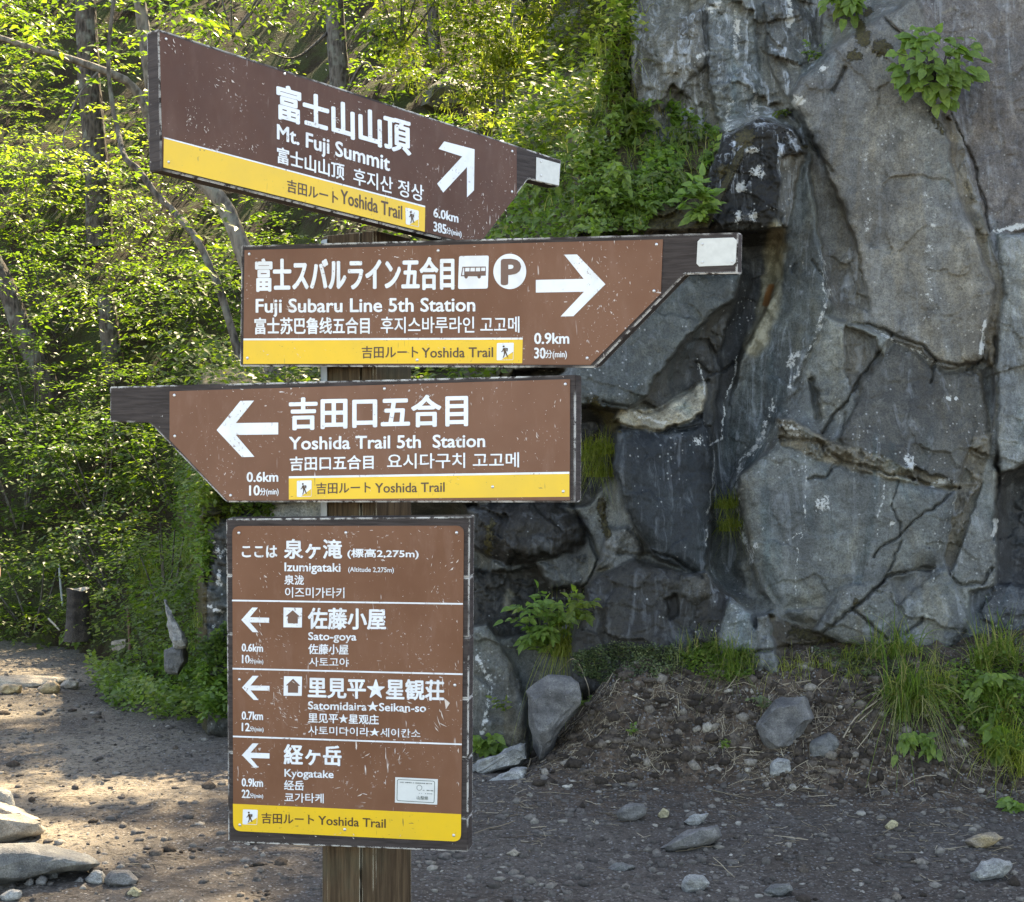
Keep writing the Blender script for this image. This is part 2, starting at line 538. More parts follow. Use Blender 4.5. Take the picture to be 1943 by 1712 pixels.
def layer(poly, off, col=None, gu=0.0, gv=0.0, soft=6, bev=0.08, bw=30, rough=None, streak=None, absd=None):
    """one block of the cliff: plane tilted by gu/gv (m per 100 px), rounded towards its outline"""
    B = box_of(poly, soft + 40)
    s = sdist(poly, WU[B], WV[B])
    w = sstep(-0.6 * soft, 0.6 * soft, s)
    P_ = np.asarray(poly, float); c = P_.mean(0)
    pl = (D0[B] if absd is None else absd) + off + gu * (np.clip(WU[B], -1e9, 2300) - c[0]) / 100 + gv * (WV[B] - c[1]) / 100
    pl = pl + 0.42 * bev * (1 - np.clip(s / (0.8 * bw), 0, 1)) ** 2
    CD[B] = CD[B] * (1 - w) + pl * w
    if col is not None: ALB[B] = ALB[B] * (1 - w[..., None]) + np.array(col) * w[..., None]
    if rough is not None: ROUGH[B] = ROUGH[B] * (1 - w) + rough * w
    if streak is not None: STREAK[B] = STREAK[B] * (1 - w) + streak * w


def line_dist(pts, m):
    B = box_of(pts, m)
    uu, vv = WU[B], WV[B]
    best = np.full(uu.shape, 1e9)
    P_ = np.asarray(pts, float)
    for a, b in zip(P_[:-1], P_[1:]):
        d = b - a
        t = np.clip(((uu - a[0]) * d[0] + (vv - a[1]) * d[1]) / (d @ d + 1e-9), 0, 1)
        best = np.minimum(best, np.hypot(uu - a[0] - t * d[0], vv - a[1] - t * d[1]))
    return B, best


def crack(pts, w=4, depth=0.07, dark=0.6):
    B, s = line_dist(pts, 30)
    w, depth = w * 0.6, depth * 0.55
    ww = w * (0.55 + 0.9 * vn(WU[B] / 23, WV[B] / 23, 31))
    g = np.exp(-(s / ww) ** 2)
    CD[B] += depth * g
    ALB[B] *= (1 - dark * 0.5 * g)[..., None]


def mark(A, pts, w, amt):
    """paint a stain (pale mineral line, lichen, moss) along a line or round a point"""
    if len(pts) == 1: pts = [pts[0], (pts[0][0] + 0.1, pts[0][1])]
    B, s = line_dist(pts, w * 3 + 10)
    A[B] = np.maximum(A[B], amt * np.exp(-(s / w) ** 2))


def z4(*p): return [(1150 + x / 2.45, y / 2.45) for x, y in p]
def z5(*p): return [(1080 + x / 2.194, 420 + y / 2.194) for x, y in p]
def z6(*p): return [(1480 + x / 2.0626, 420 + y / 2.0626) for x, y in p]


# big pieces, far to near, then sub-facets; dark recess colours include occlusion shade
layer([(300, 1480), (300, 900), (470, 955), (900, 950), (930, 1000), (930, 1480)], 0.72, (0.085, 0.083, 0.078), rough=1.0)
layer([(395, 1400), (383, 1180), (376, 1100), (398, 1000), (470, 965), (520, 1000), (520, 1400)], 0.50, (0.060, 0.058, 0.054), bev=0.12, bw=30, rough=1.9)
layer([(490, 1010), (495, 955), (560, 940), (562, 700), (640, 700), (645, 1010)], 0.55, (0.24, 0.24, 0.225), rough=0.5)
layer([(1190, -2400), (1560, -2400), (1560, 110), (1500, 190), (1530, 270), (1480, 330), (1370, 380), (1300, 380), (1180, 380)], 0.22,
      (0.135, 0.135, 0.13), rough=1.3, streak=1.0, bev=0.25, bw=50)
layer([(1200, 60), (1330, 20), (1340, 120), (1260, 210), (1190, 210)], 0.14, (0.15, 0.145, 0.135), gu=-0.12, rough=0.9)
layer([(1340, -30), (1430, -30), (1440, 150), (1400, 270), (1370, 250), (1345, 150)], 0.10, (0.16, 0.17, 0.175), gu=0.05, streak=1.0, bev=0.05)
layer([(1450, 0), (1540, -60), (1550, 90), (1490, 180), (1455, 120)], 0.12, (0.10, 0.10, 0.10), gu=0.1)
layer([(1760, -2400), (2900, -2400), (2900, 900), (1943, 880), (1905, 900), (1886, 830), (1883, 700), (1898, 560), (1855, 440), (1790, 180), (1735, -40)],
      -0.15, (0.118, 0.104, 0.104), gu=-0.03, rough=0.3, bev=0.08, bw=30, streak=0.3, soft=10)
layer([(1560, -2400), (1765, -2400), (1740, -20), (1650, 60), (1560, 110)], 0.06, (0.15, 0.145, 0.14), rough=0.8, streak=0.4)
layer([(1892, 446), (2900, 420), (2900, 870), (1960, 872), (1902, 905), (1888, 830), (1886, 700), (1900, 560)], -0.17, (0.165, 0.168, 0.166), rough=0.3, bev=0.07, bw=18)
layer([(1495, 180), (1520, 140), (1575, 95), (1640, 50), (1745, -10), (1795, 190), (1850, 430), (1893, 525), (1868, 688), (1790, 700), (1650, 625), (1620, 470), (1545, 270)],
      -0.20, (0.140, 0.134, 0.130), gu=-0.03, gv=0.02, rough=0.2, bev=0.10, bw=30, streak=0.13, soft=9)
layer([(1780, 200), (1800, 190), (1870, 430), (1905, 520), (1900, 560), (1888, 700), (1868, 700), (1884, 540), (1850, 450), (1815, 350)], -0.15, (0.125, 0.105, 0.08), rough=1.0, soft=8)
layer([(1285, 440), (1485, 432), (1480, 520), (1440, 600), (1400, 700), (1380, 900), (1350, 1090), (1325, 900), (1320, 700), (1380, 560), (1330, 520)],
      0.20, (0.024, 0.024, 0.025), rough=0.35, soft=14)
layer([(1500, 300), (1545, 300), (1562, 450), (1592, 540), (1560, 640), (1500, 760), (1440, 870), (1405, 930), (1400, 1080), (1420, 1180), (1385, 1140), (1345, 1130), (1352, 900), (1395, 740), (1440, 640), (1478, 520)],
      0.06, (0.078, 0.086, 0.09), gu=-0.20, rough=0.10, soft=26, bev=0.0, streak=0.45)
layer([(1543, 260), (1625, 470), (1655, 620), (1600, 610), (1570, 560), (1560, 480), (1540, 330)], -0.02, (0.10, 0.095, 0.09), gu=-0.12, rough=0.9, bev=0.05, streak=0.3)
layer([(1575, 600), (1605, 605), (1650, 620), (1790, 700), (1870, 690), (1886, 830), (1890, 950), (1850, 1190), (1800, 1240), (1560, 1220), (1460, 1170), (1420, 1060), (1395, 930), (1440, 870), (1500, 760)],
      -0.14, (0.12, 0.12, 0.118), rough=0.3, bev=0.30, bw=60, streak=0.2, soft=18)
layer([(1500, 770), (1565, 600), (1640, 618), (1690, 640), (1640, 760), (1585, 850), (1500, 805)], -0.13, (0.135, 0.14, 0.14), gu=-0.10, gv=0.03, bev=0.06, bw=25, rough=0.2, soft=12)
layer([(1600, 615), (1660, 640), (1680, 690), (1620, 760), (1605, 700)], -0.11, (0.09, 0.088, 0.085), gu=0.06, bev=0.04, bw=12, soft=4)
layer([(1640, 715), (1700, 650), (1795, 705), (1862, 700), (1880, 820), (1812, 920), (1720, 900), (1640, 872), (1592, 835)], -0.16, (0.070, 0.067, 0.063), gu=0.03, gv=-0.04, bev=0.05, bw=18, rough=0.25, soft=6)
layer([(1400, 905), (1480, 832), (1570, 865), (1700, 895), (1822, 928), (1790, 1060), (1690, 1130), (1480, 1165), (1425, 1060)], -0.18, (0.118, 0.122, 0.122), gu=-0.02, gv=0.03, bev=0.14, bw=45, rough=0.16, soft=8)
layer([(1540, 1205), (1595, 1115), (1690, 1100), (1712, 1160), (1690, 1222), (1600, 1225)], -0.22, (0.14, 0.14, 0.135), bev=0.12, bw=30, rough=0.4, soft=4)
layer([(1705, 1150), (1800, 1055), (1850, 1180), (1790, 1240), (1700, 1225)], -0.20, (0.125, 0.13, 0.13), gu=0.08, bev=0.1, bw=25, rough=0.5, soft=4)
layer([(1470, 795), (1500, 795), (1570, 835), (1640, 858), (1740, 890), (1822, 920), (1815, 935), (1690, 908), (1560, 872), (1480, 845)], -0.15, (0.19, 0.165, 0.13), rough=3.0, soft=6, bev=0.0, bw=9)
layer([(1815, 930), (1880, 835), (1893, 860), (1895, 1100), (1850, 1200), (1800, 1080)], -0.10, (0.17, 0.17, 0.165), gu=0.06, rough=0.35, bev=0.06, bw=18, soft=4)
layer([(1816, 930), (1850, 830), (1888, 825), (1862, 930), (1830, 1010), (1800, 1090), (1790, 1060)], -0.11, (0.13, 0.115, 0.095), rough=1.8, soft=4)
layer([(1893, 905), (1960, 878), (2900, 880), (2900, 1130), (1890, 1115)], 0.30, (0.05, 0.05, 0.055), rough=1.2)
layer([(1840, 1130), (1888, 1108), (2900, 1120), (2900, 1480), (1800, 1300), (1835, 1200)], -0.10, (0.068, 0.072, 0.082), rough=0.9, bev=0.1, gu=-0.04)
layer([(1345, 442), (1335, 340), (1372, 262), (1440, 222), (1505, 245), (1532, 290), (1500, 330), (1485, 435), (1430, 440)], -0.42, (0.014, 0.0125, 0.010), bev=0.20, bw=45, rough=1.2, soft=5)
layer([(1480, 300), (1530, 290), (1515, 340), (1500, 430), (1478, 432)], -0.18, (0.085, 0.082, 0.076), rough=0.6, soft=5)
layer([(1230, 450), (1250, 400), (1290, 385), (1350, 430), (1350, 450)], -0.30, (0.05, 0.048, 0.044), bev=0.1, bw=15, rough=1.2)
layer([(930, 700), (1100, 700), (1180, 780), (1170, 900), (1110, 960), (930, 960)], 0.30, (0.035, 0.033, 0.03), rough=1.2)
layer([(1050, 730), (1120, 640), (1290, 520), (1410, 515), (1388, 580), (1300, 690), (1190, 785), (1090, 770)], -0.38, (0.060, 0.064, 0.064), gu=0.06, gv=-0.06, bev=0.15, bw=40, rough=0.35, soft=8)
layer([(1215, 760), (1300, 640), (1395, 560), (1375, 640), (1325, 745), (1260, 775)], -0.06, (0.040, 0.038, 0.035), gu=0.15, rough=1.0, soft=4)
layer([(1160, 800), (1180, 782), (1240, 772), (1285, 750), (1340, 722), (1350, 765), (1312, 800), (1225, 822)], -0.22, (0.30, 0.275, 0.23), rough=1.0, gv=-0.12, bev=0.06, bw=10, soft=4)
layer([(1300, 650), (1345, 640), (1370, 700), (1350, 840), (1335, 790), (1345, 740)], 0.02, (0.046, 0.047, 0.049), gu=0.2, soft=6, rough=0.4)
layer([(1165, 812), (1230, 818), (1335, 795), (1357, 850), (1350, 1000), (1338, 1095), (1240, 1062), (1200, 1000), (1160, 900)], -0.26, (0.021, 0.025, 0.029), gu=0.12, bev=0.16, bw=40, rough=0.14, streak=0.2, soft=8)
layer([(1150, 1000), (1200, 1000), (1220, 1050), (1200, 1070), (1130, 1080)], -0.14, (0.10, 0.10, 0.10), rough=1.0, bev=0.08, bw=15)
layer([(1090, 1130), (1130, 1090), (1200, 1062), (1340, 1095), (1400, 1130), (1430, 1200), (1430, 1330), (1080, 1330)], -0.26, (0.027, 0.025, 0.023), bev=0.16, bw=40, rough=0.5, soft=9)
layer([(1290, 1090), (1345, 1085), (1355, 1130), (1320, 1150), (1285, 1130)], -0.30, (0.05, 0.048, 0.045), bev=0.1, bw=14, soft=3)
layer([(1258, 1140), (1282, 1128), (1285, 1165), (1268, 1180)], -0.17, (0.02, 0.018, 0.017), soft=6, bev=0)
layer([(1355, 1240), (1388, 1130), (1428, 1165), (1448, 1230), (1440, 1330), (1350, 1330)], -0.33, (0.155, 0.165, 0.165), bev=0.08, bw=16, rough=0.4, gu=-0.1)
layer([(1435, 1170), (1465, 1160), (1500, 1230), (1500, 1330), (1440, 1330)], -0.36, (0.12, 0.125, 0.13), gu=0.15, bev=0.06, bw=12, soft=4)
layer([(1455, 1165), (1560, 1210), (1600, 1240), (1600, 1330), (1490, 1330)], -0.16, (0.075, 0.063, 0.05), rough=2.0)
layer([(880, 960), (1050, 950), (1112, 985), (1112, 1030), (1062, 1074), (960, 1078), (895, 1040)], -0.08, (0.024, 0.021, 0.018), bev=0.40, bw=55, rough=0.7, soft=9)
layer([(890, 1080), (960, 1085), (1110, 1065), (1115, 1150), (1030, 1210), (890, 1210)], 0.20, (0.035, 0.032, 0.028), rough=1.5)
layer([(1015, 1070), (1110, 1045), (1118, 1110), (1050, 1120)], 0.02, (0.09, 0.092, 0.092), rough=1.0, bev=0.1, bw=20)
layer([(840, 1200), (925, 1188), (978, 1262), (1003, 1340), (1003, 1460), (840, 1460)], -0.10, (0.100, 0.097, 0.090), bev=0.12, bw=22, rough=0.6)

# mossy shelf left of the face, and the slope it turns into
vt = np.interp(U, [300, 380, 470, 700, 880, 1000, 1100, 1190, 1300, 1345, 1410], [1010, 985, 962, 940, 900, 650, 440, 436, 436, 430, 300])
up = np.clip(vt - Vv, 0, None)
Dedge = np.interp(U, [300, 470, 900, 1000, 1100, 1200, 1410], [8.45, 8.4, 8.4, 8.15, 7.85, 7.80, 7.80])
rec = Dedge + 0.0036 * up + 1.2e-4 * np.clip(np.minimum(up - 120, 1e4) * (1 - sstep(850, 1000, U)) + sstep(850, 1000, U) * (300 - Vv), 0, None) ** 2 + 0.10 * fbm(U / 90, Vv / 90, 3, 51)
ul = 1200 + 14 * fbm(Vv / 60, Vv * 0, 3, 71)
left = sstep(0, 1, (ul - U) / 30)
shelf = (up > 0) & (U < 1412)
CDs = np.where(shelf, np.where(U < 1190, rec, np.minimum(CD, rec)), CD)
CDs = np.where((Vv < 260) & (U >= 1190 - 40), np.minimum(np.where(U < 1190, rec, 99), CD + 0.0 * U), CDs)
CD = np.where(U < 1190, CDs, np.where(shelf, np.minimum(CD, rec), CD))
ds = shelf & ((U < 1190) | (np.abs(CD - rec) < 1e-6))
ALB[ds] = (0.045, 0.038, 0.022)
MOSS[ds] = np.maximum(MOSS[ds], 0.75)
ROUGH[ds] = 1.6
CD = CD + 0.08 * np.clip(384 - U, 0, None) + 0.02 * np.clip(-1750 - Vv, 0, None)

# relief
CD += ROUGH * (0.045 * fbm(U / 120, Vv / 120, 3, 81) + 0.020 * (ridge(U / 55 + 0.3 * Vv / 55, Vv / 55, 3, 82) - 0.5) + 0.010 * fbm(U / 22, Vv / 22, 3, 83)) \
    + (0.25 + ROUGH) * 0.006 * fbm(U / 7, Vv / 7, 2, 84)
ALB[U < 392] = (0.028, 0.028, 0.014); MOSS = np.where(U < 392, 1.0, MOSS)
# fractured facets: jittered cells, each a small tilted plane
def facet(x, y, seed, tilt, step):
    ix, iy = np.floor(x), np.floor(y)
    bd = np.full(x.shape, 1e9); h = np.zeros(x.shape)
    for dx in (-1, 0, 1):
        for dy in (-1, 0, 1):
            a, b = ix + dx, iy + dy
            px_, py_ = a + _h(a, b, seed), b + _h(a, b, seed + 1)
            d = (x - px_) ** 2 + (y - py_) ** 2
            v = tilt * ((_h(a, b, seed + 2) - .5) * (x - px_) + (_h(a, b, seed + 3) - .5) * (y - py_)) + step * (_h(a, b, seed + 4) - .5)
            m = d < bd
            bd = np.where(m, d, bd); h = np.where(m, v, h)
    return h


fu, fv = WU + 16 * fbm(U / 45, Vv / 45, 3, 95), WV + 16 * fbm(U / 45, Vv / 45, 3, 96)
ca_, sa_ = math.cos(.45), math.sin(.45)
fx, fy = fu * ca_ + fv * sa_, -fu * sa_ + fv * ca_
CD += (0.10 + 0.9 * ROUGH) * facet(fx / 120, fy / 75, 200, 0.13, 0.035)
CD += (0.02 + 0.9 * ROUGH) * facet(fx / 46, fy / 30, 300, 0.050, 0.014)
CD += (0.03 + 0.8 * ROUGH) * facet(fx / 17, fy / 13, 400, 0.020, 0.004)
# flat chips: stepped cellular relief
cell = vn(np.round(WU / 46 + 0.8 * fbm(U / 40, Vv / 40, 2, 91)), np.round(WV / 38 + 0.8 * fbm(U / 40, Vv / 40, 2, 92)), 93)
CD += ROUGH * 0.012 * (cell - 0.5)

def boxblur(A, k):
    for ax in (0, 1):
        P_ = np.concatenate([np.repeat(np.take(A, [0], ax), k + 1, ax), A, np.repeat(np.take(A, [-1], ax), k, ax)], ax)
        cs = np.cumsum(P_, ax)
        n = A.shape[ax]
        A = (np.take(cs, np.arange(2 * k + 1, 2 * k + 1 + n), ax) - np.take(cs, np.arange(0, n), ax)) / (2 * k + 1)
    return A


# joints packed with grit: no deep open gaps between the blocks
avg = boxblur(CD, 12)
ex = CD - avg
solid = (U > 1195) | (Vv > 720)
CD = np.where(solid, avg + np.where(ex > 0.018, 0.018 + 0.30 * (ex - 0.018), ex), CD)

for c, w, d in [(z6((130, 150), (175, 235)), 4, .05), (z6((262, 395), (370, 410), (440, 435), (545, 485), (610, 540), (690, 555)), 4, .09),
                (z6((440, 440), (380, 530), (290, 660), (230, 725), (160, 830)), 4, .08), (z6((610, 540), (595, 580), (590, 630)), 4, .07),
                (z6((730, 585), (790, 545), (800, 440)), 4, .08), (z6((125, 620), (135, 690), (150, 770)), 8, .10), (z6((240, 940), (180, 990), (110, 1005)), 4, .06),
                (z6((700, 1045), (560, 1150), (470, 1230), (390, 1280), (370, 1320)), 3, .06), (z6((470, 1020), (440, 1110), (470, 1180), (470, 1230)), 3, .05),
                (z6((480, 1250), (430, 1370), (340, 1480)), 3, .05), (z6((600, 1355), (500, 1365), (420, 1390), (330, 1475), (270, 1530), (170, 1620)), 4, .08),
                (z6((280, 1515), (340, 1580), (420, 1640)), 5, .08), (z6((550, 1550), (480, 1620)), 4, .06), (z6((660, 1385), (715, 1435), (790, 1420), (830, 1350)), 4, .07),
                (z6((250, 740), (245, 860)), 3, .05), (z6((0, 850), (150, 865), (250, 940), (370, 970), (500, 1000), (600, 1035), (700, 1045)), 5, .10),
                (z6((845, 460), (850, 800), (860, 1000), (835, 1250)), 5, .07), (z4((1290, 90), (1400, 170)), 4, .06), (z4((1590, 490), (1650, 660), (1720, 790), (1780, 1080)), 3, .08),
                (z4((850, 510), (940, 640), (1050, 800)), 4, .09), (z4((1115, 320), (1055, 430)), 5, .07), (z5((935, 180), (930, 215)), 4, .05),
                (z5((150, 760), (320, 800), (580, 660)), 5, .08), (z5((20, 1180), (120, 1400), (60, 1560)), 6, .10), (z5((200, 1380), (420, 1400), (560, 1480)), 4, .07),
                (z5((220, 870), (590, 860)), 5, .07), (z5((530, 590), (590, 640), (705, 590)), 4, .05), ([(1905, 450), (1990, 430)], 4, .06), ([(1420, 1240), (1560, 1225)], 5, .08)]:
    crack(c, w, d)

for c, w, a in [(z6((95, 880), (105, 1000), (95, 1210), (70, 1290), (60, 1420), (70, 1530)), 2.2, .5), (z6((0, 1265), (95, 1215)), 2.2, .45),
                (z6((415, 985), (405, 1070), (385, 1150), (390, 1250)), 2.2, .42), (z6((700, 1045), (630, 1230), (590, 1420)), 2.0, .4),
                (z6((780, 520), (795, 470), (800, 400)), 5, .9), (z5((540, 580), (560, 650), (575, 720)), 2, .7), (z5((705, 560), (660, 760), (630, 910), (590, 940)), 2, .7),
                (z5((610, 960), (590, 1160), (570, 1340)), 2.2, .6), (z6((170, 1105)), 17, .75), (z6((440, 1180)), 6, 1.2), (z6((662, 692)), 5, 1.1), (z6((692, 690)), 5, 1.1),
                (z4((890, 480)), 13, 1.0), (z4((1003, 312)), 10, .9), (z4((680, 705)), 13, .85), (z4((705, 800)), 14, .75), (z4((635, 880)), 10, .9), (z4((610, 1000)), 10, .9),
                (z4((685, 1000)), 12, .8), (z4((250, 960), (300, 990)), 10, .7), (z6((30, 560), (70, 520)), 8, .7), (z6((0, 800), (60, 830)), 12, .7), (z6((500, 930), (520, 960)), 7, .8),
                (z6((600, 1030), (660, 1015)), 7, .8), (z6((830, 1230), (850, 1180)), 5, .9), (z5((850, 740), (790, 930), (715, 990), (690, 1120), (720, 1300), (760, 1420)), 8, .5), ([(1560, 480), (1570, 560), (1545, 640), (1500, 730)], 7, .4), ([(1660, 625), (1740, 668), (1790, 695)], 4, .5), ([(1640, 300), (1650, 420), (1636, 520)], 14, .28), ([(1760, 360), (1770, 520), (1745, 640)], 16, .28), (z5((800, 1280), (760, 1400)), 6, .4),  # includes pale lines along block ridges: edge highlights painted into the rock
                (z4((470, 40), (520, 20)), 10, .6), (z4((600, 60), (610, 220)), 9, .6), (z4((850, 0), (850, 120)), 8, .7), (z4((580, 480), (560, 620)), 12, .45), (z4((690, 430), (700, 540)), 10, .5),
                (z4((300, 350), (480, 230)), 5, .5), ([(1890, 440), (1960, 425)], 6, .8), ([(905, 1240), (930, 1300), (915, 1390)], 7, .6), ([(412, 1085), (416, 1110)], 7, .8), ([(395, 1150), (420, 1160)], 5, .75), ([(392, 1130)], 5, .7), ([(424, 1050)], 6, .8), ([(405, 1185)], 4, .8),
                ([(400, 1020), (415, 1060)], 6, .6), ([(1205, 790), (1260, 800)], 6, .6), (z5((540, 920)), 10, .55)]:
    mark(PALE, c, w, a)
for c, w, a in [(z4((1160, 260)), 16, 1.0), (z4((1280, 225)), 20, 1.0), (z4((1180, 120), (1200, 190)), 14, 1.0), (z4((1215, 60)), 14, .8), (z4((650, 640)), 24, 1.0), (z4((540, 790)), 18, .9),
                (z4((920, 680)), 8, .8), (z5((100, 760), (180, 850)), 18, .8), (z5((130, 1180), (150, 1300)), 12, .8), (z6((290, 1490)), 8, .9), (z4((1500, 500), (1560, 620)), 10, .6),
                ([(1180, 150), (1205, 230)], 20, 1.0), ([(930, 1000), (925, 1050)], 14, .7), ([(1500, 1200), (1580, 1225)], 12, .7)]:
    mark(MOSS, c, w, a)
for c, w, a in [(z5((835, 270), (815, 340)), 12, 1.35), (z5((870, 40), (855, 200), (815, 400), (775, 520)), 21, .85), (z4((620, 50)), 10, .5), (z4((1570, 60), (1620, 40)), 8, .35),
                ([(965, 1120), (960, 1150)], 14, .55)]:
    mark(RUST, c, w, a)

CLIFF_D = CD
CF = grid_faces(len(cu), len(cv))[:, ::-1]
CD = np.where((U < 1190) & (Vv < 430), np.minimum(CD, 12.5), CD)
CLIFF_D = CD
CF = CF[~((U.ravel() < 1184) & (CD.ravel() > 12.4))[CF].any(1)]
o = mesh_np("cliff", ray(U, Vv, CD).reshape(-1, 3), CF, M_CLIFF, smooth=True,
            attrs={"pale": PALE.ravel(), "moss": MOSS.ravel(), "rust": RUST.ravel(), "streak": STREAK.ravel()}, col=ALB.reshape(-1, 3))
tag(o, kind="structure")


def cliff_d(u, v):
    iu = np.clip(np.searchsorted(cu, u), 1, len(cu) - 1); iv = np.clip(np.searchsorted(cv, v), 1, len(cv) - 1)
    return CLIFF_D[iv, iu]


GX0, GY0, GS = -7.0, 4.4, 0.03
_gx, _gy = np.meshgrid(np.arange(GX0, 7, GS), np.arange(GY0, 16.3, GS))
GR = ground_z(_gx, _gy)


def ground_at(x, y):
    fx = np.clip((x - GX0) / GS, 0, GR.shape[1] - 2.001); fy = np.clip((y - GY0) / GS, 0, GR.shape[0] - 2.001)
    ix, iy = fx.astype(int), fy.astype(int); fx = fx - ix; fy = fy - iy
    return (GR[iy, ix] * (1 - fx) + GR[iy, ix + 1] * fx) * (1 - fy) + (GR[iy + 1, ix] * (1 - fx) + GR[iy + 1, ix + 1] * fx) * fy


def ground_hit(u, v):
    """distance to the trail surface through photo pixel (u, v) (v below the horizon)"""
    u = np.atleast_1d(np.asarray(u, float)); v = np.atleast_1d(np.asarray(v, float))
    D = np.full(u.shape, 30.0); done = np.zeros(u.shape, bool)
    for d in np.arange(4.5, 16, 0.02):
        x, z = (u - CX) / F_PX * d, EYE - (v - CY) / F_PX * d
        hit = (~done) & (z < ground_at(x, np.full(u.shape, d)))
        D[hit] = d; done |= hit
    return D


def first_hit(u, v):
    """nearest of ground, cliff and hillside along the line of sight"""
    u = np.atleast_1d(np.asarray(u, float)); v = np.atleast_1d(np.asarray(v, float))
    d = hill_hit(u, v)
    inc = (u > 305) & (v < 1470)
    d = np.where(inc, np.minimum(d, cliff_d(u, v)), d)
    g = np.full(u.shape, 99.0); m = v > 1000
    if m.any(): g[m] = ground_hit(u[m], v[m])
    return np.minimum(d, g)
# ------------------------------------------------------------------ the signpost
def mat_wood_frame():
    t = NT("dark_painted_wood")
    co = t.coord()
    gr = t.noise(t.coord((3, 3, 40)), 4, 5, 0.6, 0.4)
    c = t.mix(t.ramp(gr, 0.35, 0.65), (0.028, 0.021, 0.018), (0.052, 0.040, 0.035))
    # worn edges: paint chipped down to pale wood
    bev = t.n("Bevel", {"Radius": 0.005}); bev.samples = 4
    geo = t.n("NewGeometry")
    dt = t.n("VectorMath", operation='DOT_PRODUCT')
    t.set(dt.inputs[0], bev.outputs[0]); t.set(dt.inputs[1], geo.outputs["Normal"])
    edge = t.ramp(dt.outputs["Value"], 0.997, 0.94)
    chip = t.math('MULTIPLY', t.ramp(t.noise(co, 48, 5, 0.75), 0.42, 0.52), t.ramp(t.noise(co, 7, 3), 0.36, 0.54))
    c = t.mix(t.math('MULTIPLY', edge, chip), c, (0.55, 0.52, 0.47))
    fl = t.math('MULTIPLY', t.ramp(t.noise(co, 120, 3, 0.6), 0.68, 0.74), t.ramp(t.noise(co, 9, 3), 0.52, 0.66))
    c = t.mix(fl, c, (0.36, 0.34, 0.31))
    return t.done(c, 0.75, t.bump(gr, 0.0015), 0.22)


def wear(t, co, amount=1.0):
    """mask of scratched and flaked spots on painted metal"""
    area = t.ramp(t.noise(co, 7.0, 4, 0.6), 0.50, 0.66)
    flake = t.ramp(t.noise(co, 115, 4, 0.62), 0.625, 0.68)
    dots = t.ramp(t.noise(co, 190, 2, 0.5), 0.725, 0.77)
    a = t.coord((1.0, 1, 0.09), (0, 0.45, 0))
    b = t.coord((0.09, 1, 1.0), (0, 0.25, 0))
    s1 = t.ramp(t.noise(a, 150, 2, 0.5), 0.69, 0.73)
    s2 = t.ramp(t.noise(b, 140, 2, 0.5), 0.70, 0.74)
    area2 = t.ramp(t.noise(t.coord(loc=(7, 3, 2)), 5.0, 3, 0.6), 0.50, 0.62)
    m = t.math('MAXIMUM', t.math('MULTIPLY', flake, area), t.math('MULTIPLY', t.math('MAXIMUM', s1, s2), area2))
    m = t.math('MAXIMUM', m, t.math('MULTIPLY', dots, 0.8))
    return t.math('MULTIPLY', m, amount, clamp=True)


def mat_panel(name="brown_sign_paint", ca=(0.140, 0.056, 0.026), cb=(0.172, 0.075, 0.039), cf=(0.22, 0.115, 0.075), am=1.0):
    t = NT(name)
    co = t.coord()
    c = t.mix(t.ramp(t.noise(co, 3.5, 4, 0.6), 0.35, 0.65), ca, cb)
    c = t.mix(t.math('MULTIPLY', t.ramp(t.noise(t.coord((1, 1, 0.3)), 26, 4, 0.65), 0.5, 0.75), 0.4), c, cf)
    w = wear(t, co, am)
    c = t.mix(w, c, (0.60, 0.52, 0.46))
    return t.done(c, t.math('MULTIPLY_ADD', t.noise(co, 30, 3), 0.2, 0.42), t.bump(w, 0.0006), 0.28)


def mat_yellow():
    t = NT("yellow_sign_paint")
    co = t.coord()
    c = t.mix(t.ramp(t.noise(co, 6, 4, 0.6), 0.35, 0.7), (0.74, 0.44, 0.014), (0.66, 0.40, 0.022))
    w = wear(t, co, 0.9)
    c = t.mix(w, c, (0.20, 0.135, 0.03))
    return t.done(c, 0.42, None, 0.45)


def mat_white():
    t = NT("white_sign_paint")
    co = t.coord()
    w = t.math('MULTIPLY', t.ramp(t.noise(co, 120, 4, 0.62), 0.60, 0.65), t.ramp(t.noise(co, 9, 3), 0.46, 0.58))
    c = t.mix(t.ramp(t.noise(co, 20, 3), 0.4, 0.7), (0.68, 0.69, 0.69), (0.60, 0.60, 0.58))
    c = t.mix(t.math('MULTIPLY', w, 0.85), c, (0.22, 0.15, 0.12))
    return t.done(c, 0.4, None, 0.45)


def mat_plain(name, col, rough=0.5, metal=0.0, var=0.15, sc_=25):
    t = NT(name)
    c = t.mix(t.noise(t.coord(), sc_, 4), tuple(x * (1 - var) for x in col), tuple(x * (1 + var) for x in col))
    return t.done(c, rough, None, 0.4, metal)


